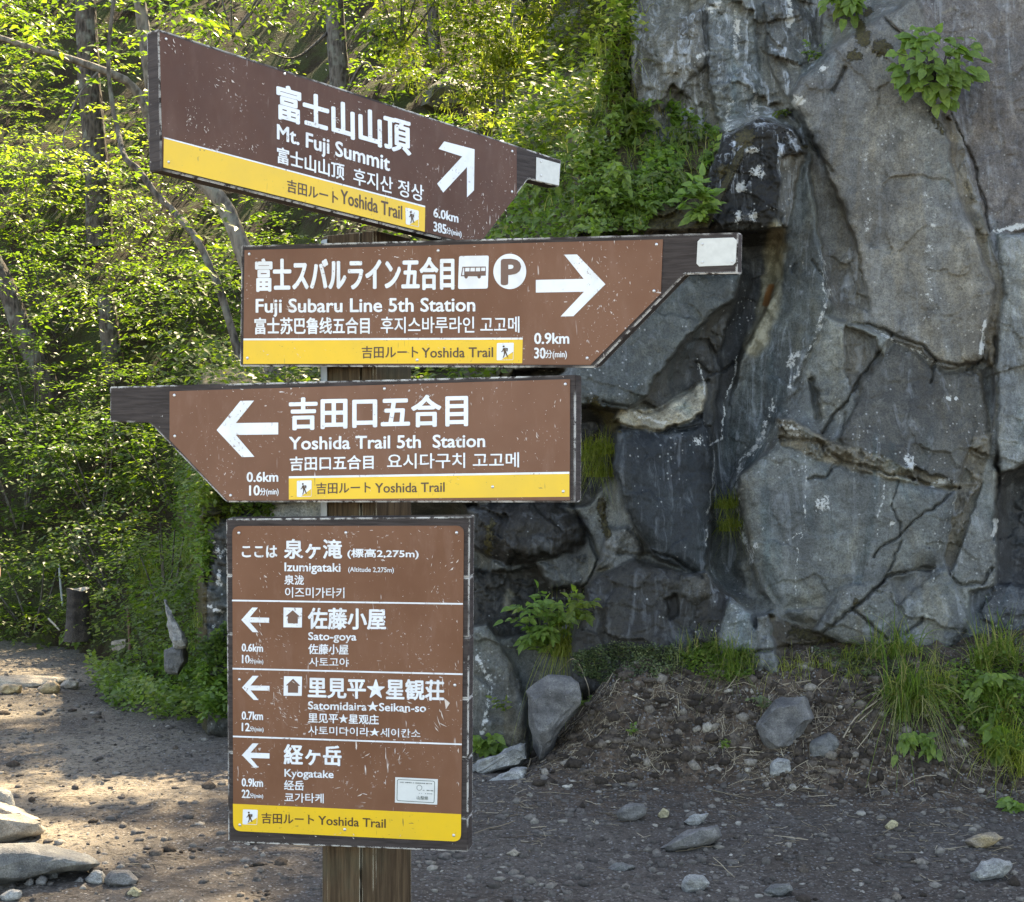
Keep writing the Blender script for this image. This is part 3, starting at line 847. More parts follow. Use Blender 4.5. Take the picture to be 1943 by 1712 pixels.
def mat_post():
    t = NT("weathered_post_timber")
    gr = t.noise(t.coord((14, 14, 0.9)), 6, 6, 0.65, 0.5)
    c = t.mix(t.ramp(gr, 0.3, 0.7), (0.034, 0.020, 0.010), (0.100, 0.064, 0.034))
    bl = t.noise(t.coord(), 5, 4)
    c = t.mix(t.math('MULTIPLY', t.ramp(bl, 0.5, 0.7), 0.6), c, (0.065, 0.062, 0.036))
    bev = t.n("Bevel", {"Radius": 0.004}); bev.samples = 4
    geo = t.n("NewGeometry")
    dt = t.n("VectorMath", operation='DOT_PRODUCT')
    t.set(dt.inputs[0], bev.outputs[0]); t.set(dt.inputs[1], geo.outputs["Normal"])
    e = t.math('MULTIPLY', t.ramp(dt.outputs["Value"], 0.995, 0.93), t.ramp(t.noise(t.coord((1, 1, 0.3)), 40, 4), 0.42, 0.55))
    c = t.mix(e, c, (0.34, 0.30, 0.22))
    return t.done(c, 0.8, t.bump(gr, 0.004), 0.15)


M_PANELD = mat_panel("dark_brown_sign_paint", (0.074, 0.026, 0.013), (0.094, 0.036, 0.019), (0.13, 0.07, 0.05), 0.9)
M_FRAME, M_PANEL, M_YEL, M_WHITE, M_POST = mat_wood_frame(), mat_panel(), mat_yellow(), mat_white(), mat_post()
M_INK = mat_plain("dark_brown_print", (0.075, 0.038, 0.016), 0.45)
M_BROWNINK = mat_plain("brown_print", (0.135, 0.070, 0.046), 0.45)
M_SCREW = mat_plain("screw_steel", (0.55, 0.54, 0.52), 0.35, 0.7)
M_PLATE = mat_plain("pale_plate", (0.52, 0.51, 0.46), 0.55, 0.0, 0.2, 60)
M_STICKER = mat_plain("sticker_paper", (0.55, 0.55, 0.51), 0.5)
M_GREENINK = mat_plain("grey_green_print", (0.07, 0.085, 0.07), 0.5)
M_STEEL = mat_plain("weathered_zinc", (0.26, 0.28, 0.28), 0.5, 0.3)


class Plane:
    """board plane in space found from the four photo corners of a rectangle"""
    def __init__(s, tl, tr, br, bl, u_ref, d_ref):
        p = [np.array(((u - CX) / F_PX, 1.0, -(v - CY) / F_PX)) for u, v in (tl, tr, br, bl)]
        A = np.stack([p[1], -p[2], p[3]], 1)
        k = np.linalg.solve(A, p[0])
        q = [p[0], p[1] * k[0], p[2] * k[1], p[3] * k[2]]
        n = np.cross(q[1] - q[0], q[3] - q[0])
        n /= np.linalg.norm(n)
        if n[1] > 0: n = -n
        s.n = n
        vm = (tl[1] + bl[1]) / 2
        r = np.array(((u_ref - CX) / F_PX, 1.0, -(vm - CY) / F_PX))
        s.k = (r * d_ref) @ n
    def at(s, u, v, off=0.0):
        r = np.stack([(np.asarray(u, float) - CX) / F_PX, np.ones_like(np.asarray(u, float)), -(np.asarray(v, float) - CY) / F_PX], -1)
        d = (s.k + off) / (r @ s.n)
        return r * d[..., None] + np.array([0, 0, EYE])


BASE = PV(697, 856, 4.03); BASE.z = 0.0
signpost = empty("trail_signpost", BASE)
tag(signpost, "weathered brown wooden trail signpost with three arrow boards over a tall information board", "signpost")


def prism(name, pl, px, off, thick, mat, parent, bevel=0.0, seg=2):
    """outline (photo pixels on the board plane) -> solid of real thickness"""
    u, v = np.array(px, float).T
    f = pl.at(u, v, off) - np.array(BASE)
    b = f - pl.n * thick
    bm = bmesh.new()
    fv = [bm.verts.new(x) for x in f]; bv = [bm.verts.new(x) for x in b]
    n = len(fv)
    bm.faces.new(fv); bm.faces.new(bv[::-1])
    for i in range(n):
        j = (i + 1) % n
        bm.faces.new((fv[j], fv[i], bv[i], bv[j]))
    bmesh.ops.recalc_face_normals(bm, faces=bm.faces)
    if bevel:
        bmesh.ops.bevel(bm, geom=list(bm.edges), offset=bevel, segments=seg, affect='EDGES', clamp_overlap=True)
    return obj_bm(name, bm, mat, parent)


def flat(name, pl, polys, off, mat, parent, thick=0.0005):
    """printed shape(s): thin sheets on the board"""
    bm = bmesh.new()
    for px in polys:
        u, v = np.array(px, float).T
        f = pl.at(u, v, off) - np.array(BASE)
        fc = bm.faces.new([bm.verts.new(x) for x in f])
    bmesh.ops.recalc_face_normals(bm, faces=bm.faces)
    for fc in bm.faces:
        if fc.normal.dot(Vector(pl.n)) < 0: fc.normal_flip()
    bmesh.ops.triangulate(bm, faces=bm.faces)
    return obj_bm(name, bm, mat, parent)


_tc = {}


def glyphs(s):
    bold = 0.0
    if (s, bold) not in _tc:
        c = bpy.data.curves.new("lettering_source", 'FONT')
        c.body = s; c.size = 1.0; c.offset = bold; c.resolution_u = 3
        o = bpy.data.objects.new("lettering_source", c)
        COL.objects.link(o)
        dg = bpy.context.evaluated_depsgraph_get(); dg.update()
        m = o.evaluated_get(dg).to_mesh()
        V = np.array([v.co[:2] for v in m.vertices]); F = [tuple(p.vertices) for p in m.polygons]
        bpy.data.objects.remove(o); bpy.data.curves.remove(c)
        _tc[(s, bold)] = (V, F)
    return _tc[(s, bold)]


def text(pl, s, bl, br, tl, parent, mat=None, bold=0.02, ref=None, off=0.0034):
    """lettering whose ink box is the photo parallelogram bl-br-tl; ref: letter that gives baseline and height"""
    V, F = glyphs(s)
    R = glyphs(ref)[0] if ref else V
    x0, x1, y0, y1 = V[:, 0].min(), V[:, 0].max(), R[:, 1].min(), R[:, 1].max()
    a = (V[:, 0] - x0) / (x1 - x0); b = (V[:, 1] - y0) / (y1 - y0)
    bl, br, tl = map(np.array, (bl, br, tl))
    px = bl + a[:, None] * (br - bl) + b[:, None] * (tl - bl)
    # stroke weight: the same glyphs struck several times a hair's breadth apart, each on a sheet of its own
    ex = np.linalg.norm(tl - bl) / (y1 - y0)
    W, FF = [], []
    for i, (sx, sy) in enumerate(((0, 0), (1, 0), (-1, 0), (0, 1), (0, -1), (.7, .7), (-.7, .7), (.7, -.7), (-.7, -.7))[:1 if bold <= 0 else 9]):
        W.append(pl.at(px[:, 0] + sx * bold * ex, px[:, 1] + sy * bold * ex * 0.8, off + 0.00003 * i) - np.array(BASE))
        FF += [tuple(k + i * len(V) for k in f) for f in F]
    W = np.concatenate(W)
    me = bpy.data.meshes.new("lettering")
    me.from_pydata(W.tolist(), [], FF)
    me.materials.append(mat or M_WHITE)
    o = bpy.data.objects.new("lettering", me); COL.objects.link(o); o.parent = parent
    return o


def screws(pl, pts, parent, r=3.2):
    for u, v in pts:
        bm = bmesh.new()
        bmesh.ops.create_uvsphere(bm, u_segments=12, v_segments=6, radius=1.0)
        p = Vector(pl.at(u, v, 0.0026) - np.array(BASE))
        rr = r / F_PX * (p.y + BASE.y)
        q = Vector(pl.n).to_track_quat('Z', 'Y').to_matrix().to_4x4()
        bmesh.ops.transform(bm, matrix=Matrix.Translation(p) @ q @ Matrix.Diagonal((rr, rr, rr * 0.55, 1)), verts=bm.verts)
        obj_bm("screw", bm, M_SCREW, parent, smooth=True)


def ell(cx, cy, rx, ry, n=40, a0=0, a1=360):
    return [(cx + rx * math.cos(radians(a0 + (a1 - a0) * i / n)), cy - ry * math.sin(radians(a0 + (a1 - a0) * i / n))) for i in range(n if a1 - a0 == 360 else n + 1)]


def rrect(tl, tr, br, bl, r, n=5):
    """rounded quad in pixels"""
    P_ = [np.array(x, float) for x in (tl, tr, br, bl)]
    out = []
    for i in range(4):
        p, a, b = P_[i], P_[i - 1], P_[(i + 1) % 4]
        da, db = (a - p) / np.linalg.norm(a - p), (b - p) / np.linalg.norm(b - p)
        for k in range(n + 1):
            t = k / n
            q = p + da * r * (1 - t) ** 2 + db * r * t ** 2
            out.append(tuple(q))
    return out


def hiker(pl, q, parent, mirror=False):
    """route symbol: white tile, yellow slope, dark walking figure; q = tl,tr,br,bl in pixels"""
    tl, tr, br, bl = [np.array(x, float) for x in q]
    def m(a, b): return tuple(tl + (tr - tl) * a + (bl - tl) * b + (br - tr - bl + tl) * a * b)
    tile = flat("route_symbol", pl, [rrect(m(0, 0), m(1, 0), m(1, 1), m(0, 1), 2.0)], 0.0034, M_WHITE, parent)
    flat("route_symbol_slope", pl, [[m(1.0 - .03, .52), m(.97, .97), m(.28, .97)]], 0.0038, M_YEL, parent)
    X = (lambda a: a)
    fig = [[m(X(.34), .17), m(X(.40), .14), m(X(.46), .17), m(X(.46), .24), m(X(.40), .27), m(X(.34), .24)],
           [m(X(.36), .30), m(X(.52), .28), m(X(.56), .52), m(X(.42), .55)],
           [m(X(.55), .28), m(X(.66), .32), m(X(.64), .50), m(X(.57), .48)],
           [m(X(.36), .32), m(X(.42), .36), m(X(.36), .50), m(X(.26), .54), m(X(.25), .50), m(X(.32), .46)],
           [m(X(.42), .54), m(X(.50), .54), m(X(.48), .70), m(X(.42), .86), m(X(.36), .86), m(X(.42), .68)],
           [m(X(.48), .54), m(X(.56), .52), m(X(.62), .68), m(X(.68), .80), m(X(.62), .83), m(X(.55), .70)]]
    flat("route_symbol_figure", pl, fig, 0.0042, M_INK, parent)


def conv(k, ou, ov):
    return lambda *p: [(ou + x / k, ov + y / k) for x, y in p]


Z1, Z2, Z3 = conv(2.3695, 270, 30), conv(1.9626, 440, 430), conv(2.0892, 190, 690)
ZA, ZB, Z7 = conv(3.9653, 420, 960), conv(3.7878, 420, 1260), conv(2.7757, 560, 0)


def texts(pl, Z, parent, rows):
    for r in rows:
        s, bl, br, tl = r[:4]
        kw = dict(r[4]) if len(r) > 4 else {}
        a, b, c = Z(bl, br, tl)
        text(pl, s, a, b, c, parent, **kw)


CJK = {"bold": 0.022}
HEAVY = {"bold": 0.030}
LAT = {"bold": 0.023, "ref": "M"}
KOR = {"bold": 0.012}
DIG = {"bold": 0.026, "ref": "0"}
MIN = {"bold": 0.02}
INKC = {"bold": 0.016, "mat": M_INK}
INKL = {"bold": 0.014, "ref": "Y", "mat": M_INK}

M_SCR = mat_plain("scratched_bare_spots", (0.56, 0.47, 0.40), 0.6, 0, .25, 200)


def scratches(pl, clusters, parent, seed):
    """scuffs knocked into the paint: pale slivers in clusters"""
    rr = np.random.default_rng(seed)
    polys = []
    for (u, v, ru, rv, n, ang, L) in clusters:
        for _ in range(n):
            a = radians(ang + rr.normal(0, 22)); l = L * rr.uniform(.25, 1.2); w = rr.uniform(.35, 1.0)
            cu_, cv_ = u + rr.normal(0, ru), v + rr.normal(0, rv)
            dx, dy = math.cos(a) * l / 2, math.sin(a) * l / 2; nx, ny = -math.sin(a) * w / 2, math.cos(a) * w / 2
            k = rr.normal(0, .12) * l
            polys.append([(cu_ - dx, cv_ - dy), (cu_ + nx + k * math.sin(a), cv_ + ny - k * math.cos(a)), (cu_ + dx, cv_ + dy), (cu_ - nx, cv_ - ny)])
    tag(flat("scuff_marks", pl, polys, 0.0046, M_SCR, parent), kind="stuff")


# ---- post: heavy timber with two visible faces, a groove and chamfers
def build_post():
    ry = lambda u, d: np.array(((u - CX) / F_PX * d, d))
    A = [ry(621, 4.035), ry(683, 3.975), ry(684.0, 3.985), ry(686.5, 3.983), ry(687.5, 3.971), ry(708, 3.951), ry(714, 3.953), ry(780, 4.10), ry(778, 4.135), ry(700, 4.21), ry(640, 4.16), ry(612.5, 4.085), ry(612, 4.062)]
    bm = bmesh.new()
    rings = []
    for z in (-0.35, 0.0, 0.6, 1.2, 1.8, 2.05):
        rings.append([bm.verts.new((p[0] - BASE.x, p[1] - BASE.y, z)) for p in A])
    n = len(A)
    for a, b in zip(rings[:-1], rings[1:]):
        for i in range(n):
            j = (i + 1) % n
            bm.faces.new((a[i], a[j], b[j], b[i]))
    bm.faces.new(rings[-1]); bm.faces.new(rings[0][::-1])
    bmesh.ops.recalc_face_normals(bm, faces=bm.faces)
    obj_bm("post", bm, M_POST, signpost)
    # zinc strip up the left edge
    B = [ry(608.5, 4.075), ry(611.6, 4.045), ry(620.4, 4.026), ry(621, 4.032), ry(612.2, 4.055), ry(609.5, 4.085)]
    bm = bmesh.new()
    r0 = [bm.verts.new((p[0] - BASE.x, p[1] - BASE.y, 0.98)) for p in B]
    r1 = [bm.verts.new((p[0] - BASE.x, p[1] - BASE.y, 2.04)) for p in B]
    for i in range(len(B)):
        j = (i + 1) % len(B)
        bm.faces.new((r0[i], r0[j], r1[j], r1[i]))
    bm.faces.new(r1); bm.faces.new(r0[::-1])
    bmesh.ops.recalc_face_normals(bm, faces=bm.faces)
    obj_bm("edge_strip", bm, M_STEEL, signpost)
build_post()


# ---- top board, pointing up to the right
tl, tr, bl = Z1((80, 75), (1683, 592), (95, 682))
P1 = Plane(tl, tr, (983, 485), bl, 712, 3.79)
b1 = prism("arrow_board", P1, [(301, 55), (983, 277), (1065.5, 304), (1061.5, 355), (1003, 340), (903, 470), (306, 323)], 0.0, 0.045, M_FRAME, signpost, 0.0022)
tag(b1, "top board, tilted away and darkest, with an arrow pointing up to the right")
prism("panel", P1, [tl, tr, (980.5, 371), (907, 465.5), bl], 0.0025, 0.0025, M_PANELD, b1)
q = Z1((97, 551), (1272, 862), (1270, 972), (95, 682))
flat("route_band", P1, [[q[0], q[1], q[2], q[3]]], 0.0029, M_YEL, b1)
q2 = Z1((97, 545), (1272, 855))
flat("band_edge_line", P1, [[q2[0], q2[1], q[1], q[0]]], 0.0031, M_WHITE, b1)
texts(P1, Z1, b1, [
    ("富士山山頂", (609, 460), (1205, 628), (607, 305), HEAVY),
    ("Mt. Fuji Summit", (607, 553), (1112, 698), (607, 488), LAT),
    ("富士山山顶", (607, 660), (907, 740), (607, 588), CJK),
    ("후지산 정상", (950, 756), (1265, 838), (950, 682), KOR),
    ("吉田ルート", (652, 792), (880, 850), (652, 734), INKC),
    ("Yoshida Trail", (893, 842), (1168, 916), (893, 782), INKL),
    ("6.0km", (1310, 904), (1420, 931), (1310, 864), DIG),
    ("385", (1310, 968), (1366, 982), (1310, 926), DIG),
    ("分(min)", (1367, 984), (1435, 1001), (1367, 950), MIN)])
hiker(P1, Z1((1183, 862), (1243, 877), (1243, 951), (1185, 937)), b1)
flat("arrow_symbol", P1, [Z7((785, 745), (945, 787), (942, 1003), (905, 1040), (905, 880), (780, 1015), (748, 968), (880, 825), (755, 785))], 0.0034, M_WHITE, b1)
pl_ = prism("end_plate", P1, Z1((1773, 636), (1880, 666), (1874, 764), (1771, 741)), 0.002, 0.002, M_PLATE, b1, 0.0004, 1)
screws(P1, Z1((1792, 655), (1793, 718)), pl_, 2.2)
screws(P1, Z1((107, 105), (118, 658), (1663, 610), (1662, 792), (640, 262)), b1, 3.0)

# ---- second board, pointing right
tl, tr, bl = Z2((47, 88), (1605, 48), (42, 512))
P2 = Plane(tl, tr, (1250, 693.2), bl, 712, 3.88)
b2 = prism("arrow_board", P2, [(457.8, 466), (1400.5, 441.2), (1399, 519.5), (1300, 521), (1128, 698), (454.5, 695.5)], 0.0, 0.045, M_FRAME, signpost, 0.0022)
tag(b2, "second board, pointing right, with bus and parking symbols")
prism("panel", P2, [tl, tr, (1253.7, 557.4), (1120, 692.4), bl], 0.0025, 0.0025, M_PANEL, b2)
q = Z2((43, 424), (1083, 421), (1081, 509), (42, 512))
flat("route_band", P2, [q], 0.0029, M_YEL, b2)
q2 = Z2((43, 417), (1083, 414))
flat("band_edge_line", P2, [[q2[0], q2[1], q[1], q[0]]], 0.0031, M_WHITE, b2)
texts(P2, Z2, b2, [
    ("富士スバルライン五合目", (90, 241), (825, 233), (90, 122), HEAVY),
    ("Fuji Subaru Line 5th Station", (90, 320), (905, 315), (90, 271), LAT),
    ("富士苏巴鲁线五合目", (85, 401), (512, 399), (85, 340), CJK),
    ("후지스바루라인 고고메", (555, 397), (1070, 395), (555, 337), KOR),
    ("吉田ルート", (484, 491), (693, 490), (484, 446), INKC),
    ("Yoshida Trail", (707, 488), (972, 486), (707, 452), INKL),
    ("0.9km", (1127, 437), (1255, 436), (1127, 397), DIG),
    ("30", (1127, 491), (1167, 491), (1127, 452), DIG),
    ("分(min)", (1168, 495), (1247, 494), (1168, 460), MIN)])
hiker(P2, Z2((987, 434), (1050, 433), (1048, 497), (986, 498)), b2)
flat("bus_symbol_tile", P2, [rrect(*Z2((846, 110), (957, 108), (953, 231), (842, 233)), 4)], 0.0034, M_WHITE, b2)
Zc = conv(12.953, 860, 470)
bus = [Zc((225, 470), (800, 465), (800, 492), (225, 497)), Zc((225, 475), (245, 497), (215, 690), (190, 690)),
       Zc((190, 678), (282, 678), (282, 706), (190, 706)), Zc((270, 480), (296, 490), (282, 706), (268, 706)),
       Zc((282, 585), (670, 583), (668, 706), (282, 706)), Zc((668, 575), (800, 572), (800, 690), (668, 695)), Zc((402, 492), (425, 492), (418, 590), (398, 590)),
       Zc((535, 492), (557, 492), (552, 590), (530, 590)), Zc((665, 490), (688, 490), (684, 590), (660, 590)), Zc((785, 485), (803, 485), (803, 600), (785, 600)),
       [tuple(p) for p in ell(860 + 315 / 12.953, 470 + 708 / 12.953, 3.4, 4.2, 20)], [tuple(p) for p in ell(860 + 635 / 12.953, 470 + 708 / 12.953, 3.4, 4.2, 20)]]
flat("bus_symbol", P2, bus, 0.0038, M_BROWNINK, b2)
flat("parking_symbol_disc", P2, [ell(860 + 1390 / 12.953, 470 + 587 / 12.953, 31.2, 33.6, 48)], 0.0034, M_WHITE, b2)
text(P2, "P", *Zc((1212, 890), (1620, 880), (1215, 315)), b2, M_BROWNINK, 0.055, None, 0.0038).name = "parking_symbol_letter"
flat("arrow_symbol", P2, [Z2((1237, 105), (1285, 104), (1391, 215), (1272, 334), (1224, 335), (1311, 243), (1132, 246), (1132, 199), (1310, 195))], 0.0034, M_WHITE, b2)
q = Z2((1745, 45), (1868, 41), (1880, 52), (1876, 133), (1866, 144), (1740, 149), (1730, 138), (1734, 56))
pl_ = prism("end_plate", P2, q, 0.002, 0.002, M_PLATE, b2, 0.0004, 1)
screws(P2, Z2((1752, 66), (1752, 133), (1862, 130)), pl_, 2.2)
screws(P2, Z2((65, 103), (768, 90), (1581, 67), (1572, 240), (1323, 490), (58, 490), (690, 497)), b2)

# ---- third board, pointing left
tl, tr, br = Z3((275, 110), (1862, 62), (1862, 542))
P3 = Plane(tl, tr, br, (321.6, 951), 712, 3.88)
b3 = prism("arrow_board", P3, [(208.2, 734), (1092.4, 711.5), (1091.4, 953.5), (429.4, 953), (283.3, 802.5), (208.2, 800.5)], 0.0, 0.045, M_FRAME, signpost, 0.0022)
tag(b3, "third board, the only arrow board pointing left")
prism("panel", P3, [tl, tr, br, Z3((505, 543))[0], Z3((275, 302))[0]], 0.0025, 0.0025, M_PANEL, b3)
q = Z3((748, 455), (1860, 437), (1860, 528), (748, 539))
flat("route_band", P3, [q], 0.0029, M_YEL, b3)
q2 = Z3((748, 447), (1860, 429))
flat("band_edge_line", P3, [[q2[0], q2[1], q[1], q[0]]], 0.0031, M_WHITE, b3)
texts(P3, Z3, b3, [
    ("吉田口五合目", (752, 262), (1455, 247), (752, 138), HEAVY),
    ("Yoshida Trail 5th  Station", (750, 341), (1525, 330), (750, 292), LAT),
    ("吉田口五合目", (753, 425), (1083, 418), (753, 370), CJK),
    ("요시다구치 고고메", (1138, 417), (1660, 411), (1138, 358), KOR),
    ("吉田ルート", (857, 518), (1072, 513), (857, 473), INKC),
    ("Yoshida Trail", (1090, 512), (1365, 508), (1090, 475), INKL),
    ("0.6km", (582, 469), (705, 468), (582, 431), DIG),
    ("10", (592, 523), (632, 522), (592, 484), DIG),
    ("分(min)", (634, 527), (707, 525), (634, 494), MIN)])
hiker(P3, Z3((780, 465), (838, 463), (838, 527), (780, 529)), b3)
flat("arrow_symbol", P3, [Z3((462, 264), (556, 148), (610, 147), (538, 236), (706, 234), (706, 281), (538, 283), (612, 370), (562, 371))], 0.0034, M_WHITE, b3)
screws(P3, Z3((294, 126), (1844, 82), (296, 288), (517, 523), (1836, 507), (1127, 100), (1556, 489)), b3)

# ---- information board of six planks
tl, tr = ZA((82, 152), (1825, 150)); br, bl = ZB((1722, 1278), (85, 1200))
P4 = Plane(tl, tr, br, bl, 712, 3.885)
ys = [(984.5, 980.2), (1092, 1096), (1203, 1210), (1316, 1326), (1428, 1439), (1541, 1552), (1598.7, 1617)]
bm0 = None
b4 = None
bm = bmesh.new()
xl = lambda y: 428.8 + (y - 984.5) / 614 * 4.2
xr = lambda y: 891.6 - (y - 980) / 637 * 3.8
for (a, b), (c, d) in zip(ys[:-1], ys[1:]):
    g = 0.45
    pts = [(xl(a), a + g), (xr(b), b + g), (xr(d), d - g), (xl(c), c - g)]
    u, v = np.array(pts).T
    f = P4.at(u, v, 0.0) - np.array(BASE); k = f - P4.n * 0.042
    fv = [bm.verts.new(x) for x in f]; bv = [bm.verts.new(x) for x in k]
    fs = [bm.faces.new(fv), bm.faces.new(bv[::-1])] + [bm.faces.new((fv[(i + 1) % 4], fv[i], bv[i], bv[(i + 1) % 4])) for i in range(4)]
bmesh.ops.recalc_face_normals(bm, faces=bm.faces)
bmesh.ops.bevel(bm, geom=list(bm.edges), offset=0.0018, segments=2, affect='EDGES', clamp_overlap=True)
b4 = obj_bm("information_board", bm, M_FRAME, signpost)
tag(b4, "tall lowest board of planks listing four places, with a yellow foot")
prism("panel", P4, rrect(tl, tr, br, bl, 15, 6), 0.0025, 0.0025, M_PANEL, b4)
yl = ZB((83, 1005), (1723, 1080))
rr = rrect(tl, tr, br, bl, 15, 6)
foot_px = [p for p in rr if p[1] > 1545]
flat("route_band", P4, [[yl[0], yl[1]] + foot_px], 0.0029, M_YEL, b4)
for a, b, Z in (((80, 712), (1817, 738), ZA), ((84, 1225), (1815, 1267), ZA), ((83, 521), (1728, 578), ZB)):
    (a, b) = Z(a, b)
    flat("divider_line", P4, [[(a[0], a[1] - 1.5), (b[0], b[1] - 1.5), (b[0], b[1] + 1.5), (a[0], a[1] + 1.5)]], 0.0031, M_WHITE, b4)
texts(P4, ZA, b4, [
    ("ここは", (157, 386), (418, 388), (157, 298), {"bold": 0.03}),
    ("泉ヶ滝", (475, 395), (905, 398), (475, 252), HEAVY),
    ("(標高2,275m)", (950, 397), (1483, 402), (950, 322), {"bold": 0.028}),
    ("Izumigataki", (477, 490), (895, 495), (477, 428), LAT),
    ("(Altitude 2,275m)", (955, 495), (1297, 500), (955, 460), {"bold": 0.012, "ref": "A"}),
    ("泉泷", (475, 592), (620, 595), (475, 520), CJK),
    ("이즈미가타키", (480, 690), (925, 694), (480, 612), KOR),
    ("佐藤小屋", (655, 925), (1235, 930), (655, 770), HEAVY),
    ("Sato-goya", (655, 1008), (1015, 1013), (655, 952), LAT),
    ("佐藤小屋", (655, 1115), (955, 1119), (655, 1040), CJK),
    ("사토고야", (660, 1207), (958, 1211), (660, 1140), KOR),
    ("0.6km", (155, 1094), (312, 1099), (155, 1037), DIG),
    ("10", (157, 1183), (211, 1185), (157, 1122), DIG),
    ("分(min)", (213, 1192), (315, 1196), (213, 1148), MIN)])
texts(P4, ZB, b4, [
    ("里見平★星観荘", (625, 240), (1597, 263), (625, 96), HEAVY),
    ("Satomidaira★Seikan-so", (625, 325), (1470, 345), (625, 270), LAT),
    ("里见平★星观庄", (625, 421), (1130, 436), (625, 352), CJK),
    ("사토미다이라★세이칸소", (625, 507), (1430, 532), (625, 445), KOR),
    ("0.7km", (148, 399), (298, 403), (148, 342), DIG), ("12", (148, 482), (203, 484), (148, 424), DIG), ("分(min)", (205, 490), (303, 494), (205, 448), MIN),
    ("経ヶ岳", (452, 720), (860, 732), (452, 578), HEAVY),
    ("Kyogatake", (455, 809), (805, 820), (455, 756), LAT),
    ("经岳", (452, 905), (592, 909), (452, 836), CJK),
    ("쿄가타케", (455, 993), (735, 1001), (455, 925), KOR),
    ("0.9km", (148, 879), (298, 884), (148, 822), DIG), ("22", (148, 962), (203, 964), (148, 904), DIG), ("分(min)", (205, 968), (300, 972), (205, 928), MIN),
    ("吉田ルート", (290, 1146), (665, 1157), (290, 1070), INKC),
    ("Yoshida Trail", (697, 1154), (1180, 1178), (697, 1092), INKL)])
hiker(P4, ZB((155, 1045), (262, 1049), (256, 1157), (152, 1153)), b4)
flat("arrow_symbol", P4, [ZA((150, 858), (232, 765), (275, 766), (215, 838), (360, 842), (360, 880), (215, 877), (280, 952), (235, 950))], 0.0034, M_WHITE, b4)
flat("arrow_symbol", P4, [ZB((148, 170), (225, 85), (268, 86), (210, 155), (346, 158), (346, 192), (210, 190), (268, 260), (232, 258))], 0.0034, M_WHITE, b4)
flat("arrow_symbol", P4, [ZB((148, 655), (225, 570), (268, 572), (210, 638), (346, 642), (346, 680), (210, 676), (268, 745), (232, 742))], 0.0034, M_WHITE, b4)
for Z, sq, hs in ((ZA, ((468, 765), (608, 768), (606, 916), (467, 914)), ((537, 785), (592, 835), (576, 835), (575, 886), (500, 884), (500, 833), (483, 832))),
                  (ZB, ((450, 88), (580, 91), (578, 230), (447, 228)), ((515, 106), (568, 158), (552, 158), (551, 208), (478, 207), (479, 155), (463, 155)))):
    flat("hut_symbol_tile", P4, [Z(*sq)], 0.0034, M_WHITE, b4)
    flat("hut_symbol", P4, [Z(*hs)], 0.0038, M_BROWNINK, b4)
st = prism("sticker", P4, ZB((1250, 814), (1556, 829), (1551, 1012), (1247, 996)), 0.0034, 0.0006, M_STICKER, b4)
q_o = rrect(*ZB((1263, 828), (1535, 841), (1531, 1000), (1260, 984)), 4); q_i = rrect(*ZB((1267, 832), (1531, 845), (1527, 996), (1264, 980)), 3.4)
flat("sticker_border", P4, [[q_o[i], q_o[(i + 1) % len(q_o)], q_i[(i + 1) % len(q_i)], q_i[i]] for i in range(len(q_o))], 0.0038, M_GREENINK, b4)
text(P4, "山梨県", *ZB((1405, 975), (1487, 979), (1405, 948)), b4, M_GREENINK, 0.01, None, 0.0038)
e_o, e_i = ell(420 + 1423 / 3.7878, 1260 + 890 / 3.7878, 5.2, 5.4, 24), ell(420 + 1423 / 3.7878, 1260 + 890 / 3.7878, 4.4, 4.6, 24)
flat("sticker_emblem", P4, [[e_o[i], e_o[(i + 1) % 24], e_i[(i + 1) % 24], e_i[i]] for i in range(24)], 0.0038, M_GREENINK, b4)
screws(P4, ZA((132, 205), (937, 203), (1770, 203)), b4); screws(P4, ZB((130, 113), (1678, 153), (133, 1157), (887, 1190), (1670, 1232)), b4)

scratches(P4, [(492, 1215, 5, 34, 34, 80, 9), (500, 1100, 10, 16, 14, 60, 7), (535, 1215, 12, 12, 14, 40, 8), (530, 1320, 16, 20, 34, 32, 9), (545, 1365, 14, 8, 12, 30, 10), (735, 1435, 22, 14, 18, -35, 11), (760, 1330, 50, 30, 9, 80, 12),
               (835, 1345, 6, 24, 10, 75, 22), (822, 1120, 10, 40, 16, 85, 8), (660, 1015, 60, 6, 22, 20, 6), (690, 1490, 30, 12, 8, -20, 12), (600, 1585, 80, 5, 10, 10, 6), (868, 1200, 3, 120, 16, 88, 10), (860, 1050, 6, 20, 10, -40, 8)], b4, 1)
scratches(P3, [(900, 760, 60, 12, 14, 85, 7), (1010, 830, 14, 16, 16, 70, 8), (380, 860, 20, 20, 12, 80, 6), (480, 745, 50, 5, 12, 10, 6), (760, 880, 90, 30, 12, 45, 6), (640, 935, 60, 6, 8, 20, 7), (1060, 800, 6, 50, 10, 88, 8)], b3, 2)
scratches(P2, [(560, 585, 24, 5, 7, 15, 26), (1130, 600, 6, 50, 12, 85, 9), (1060, 470, 60, 8, 12, 75, 6), (1180, 560, 30, 50, 16, 80, 6), (760, 470, 60, 6, 16, 20, 5), (800, 655, 30, 10, 8, 30, 6), (540, 665, 30, 10, 10, 30, 5), (1110, 640, 40, 20, 8, 70, 6)], b2, 3)
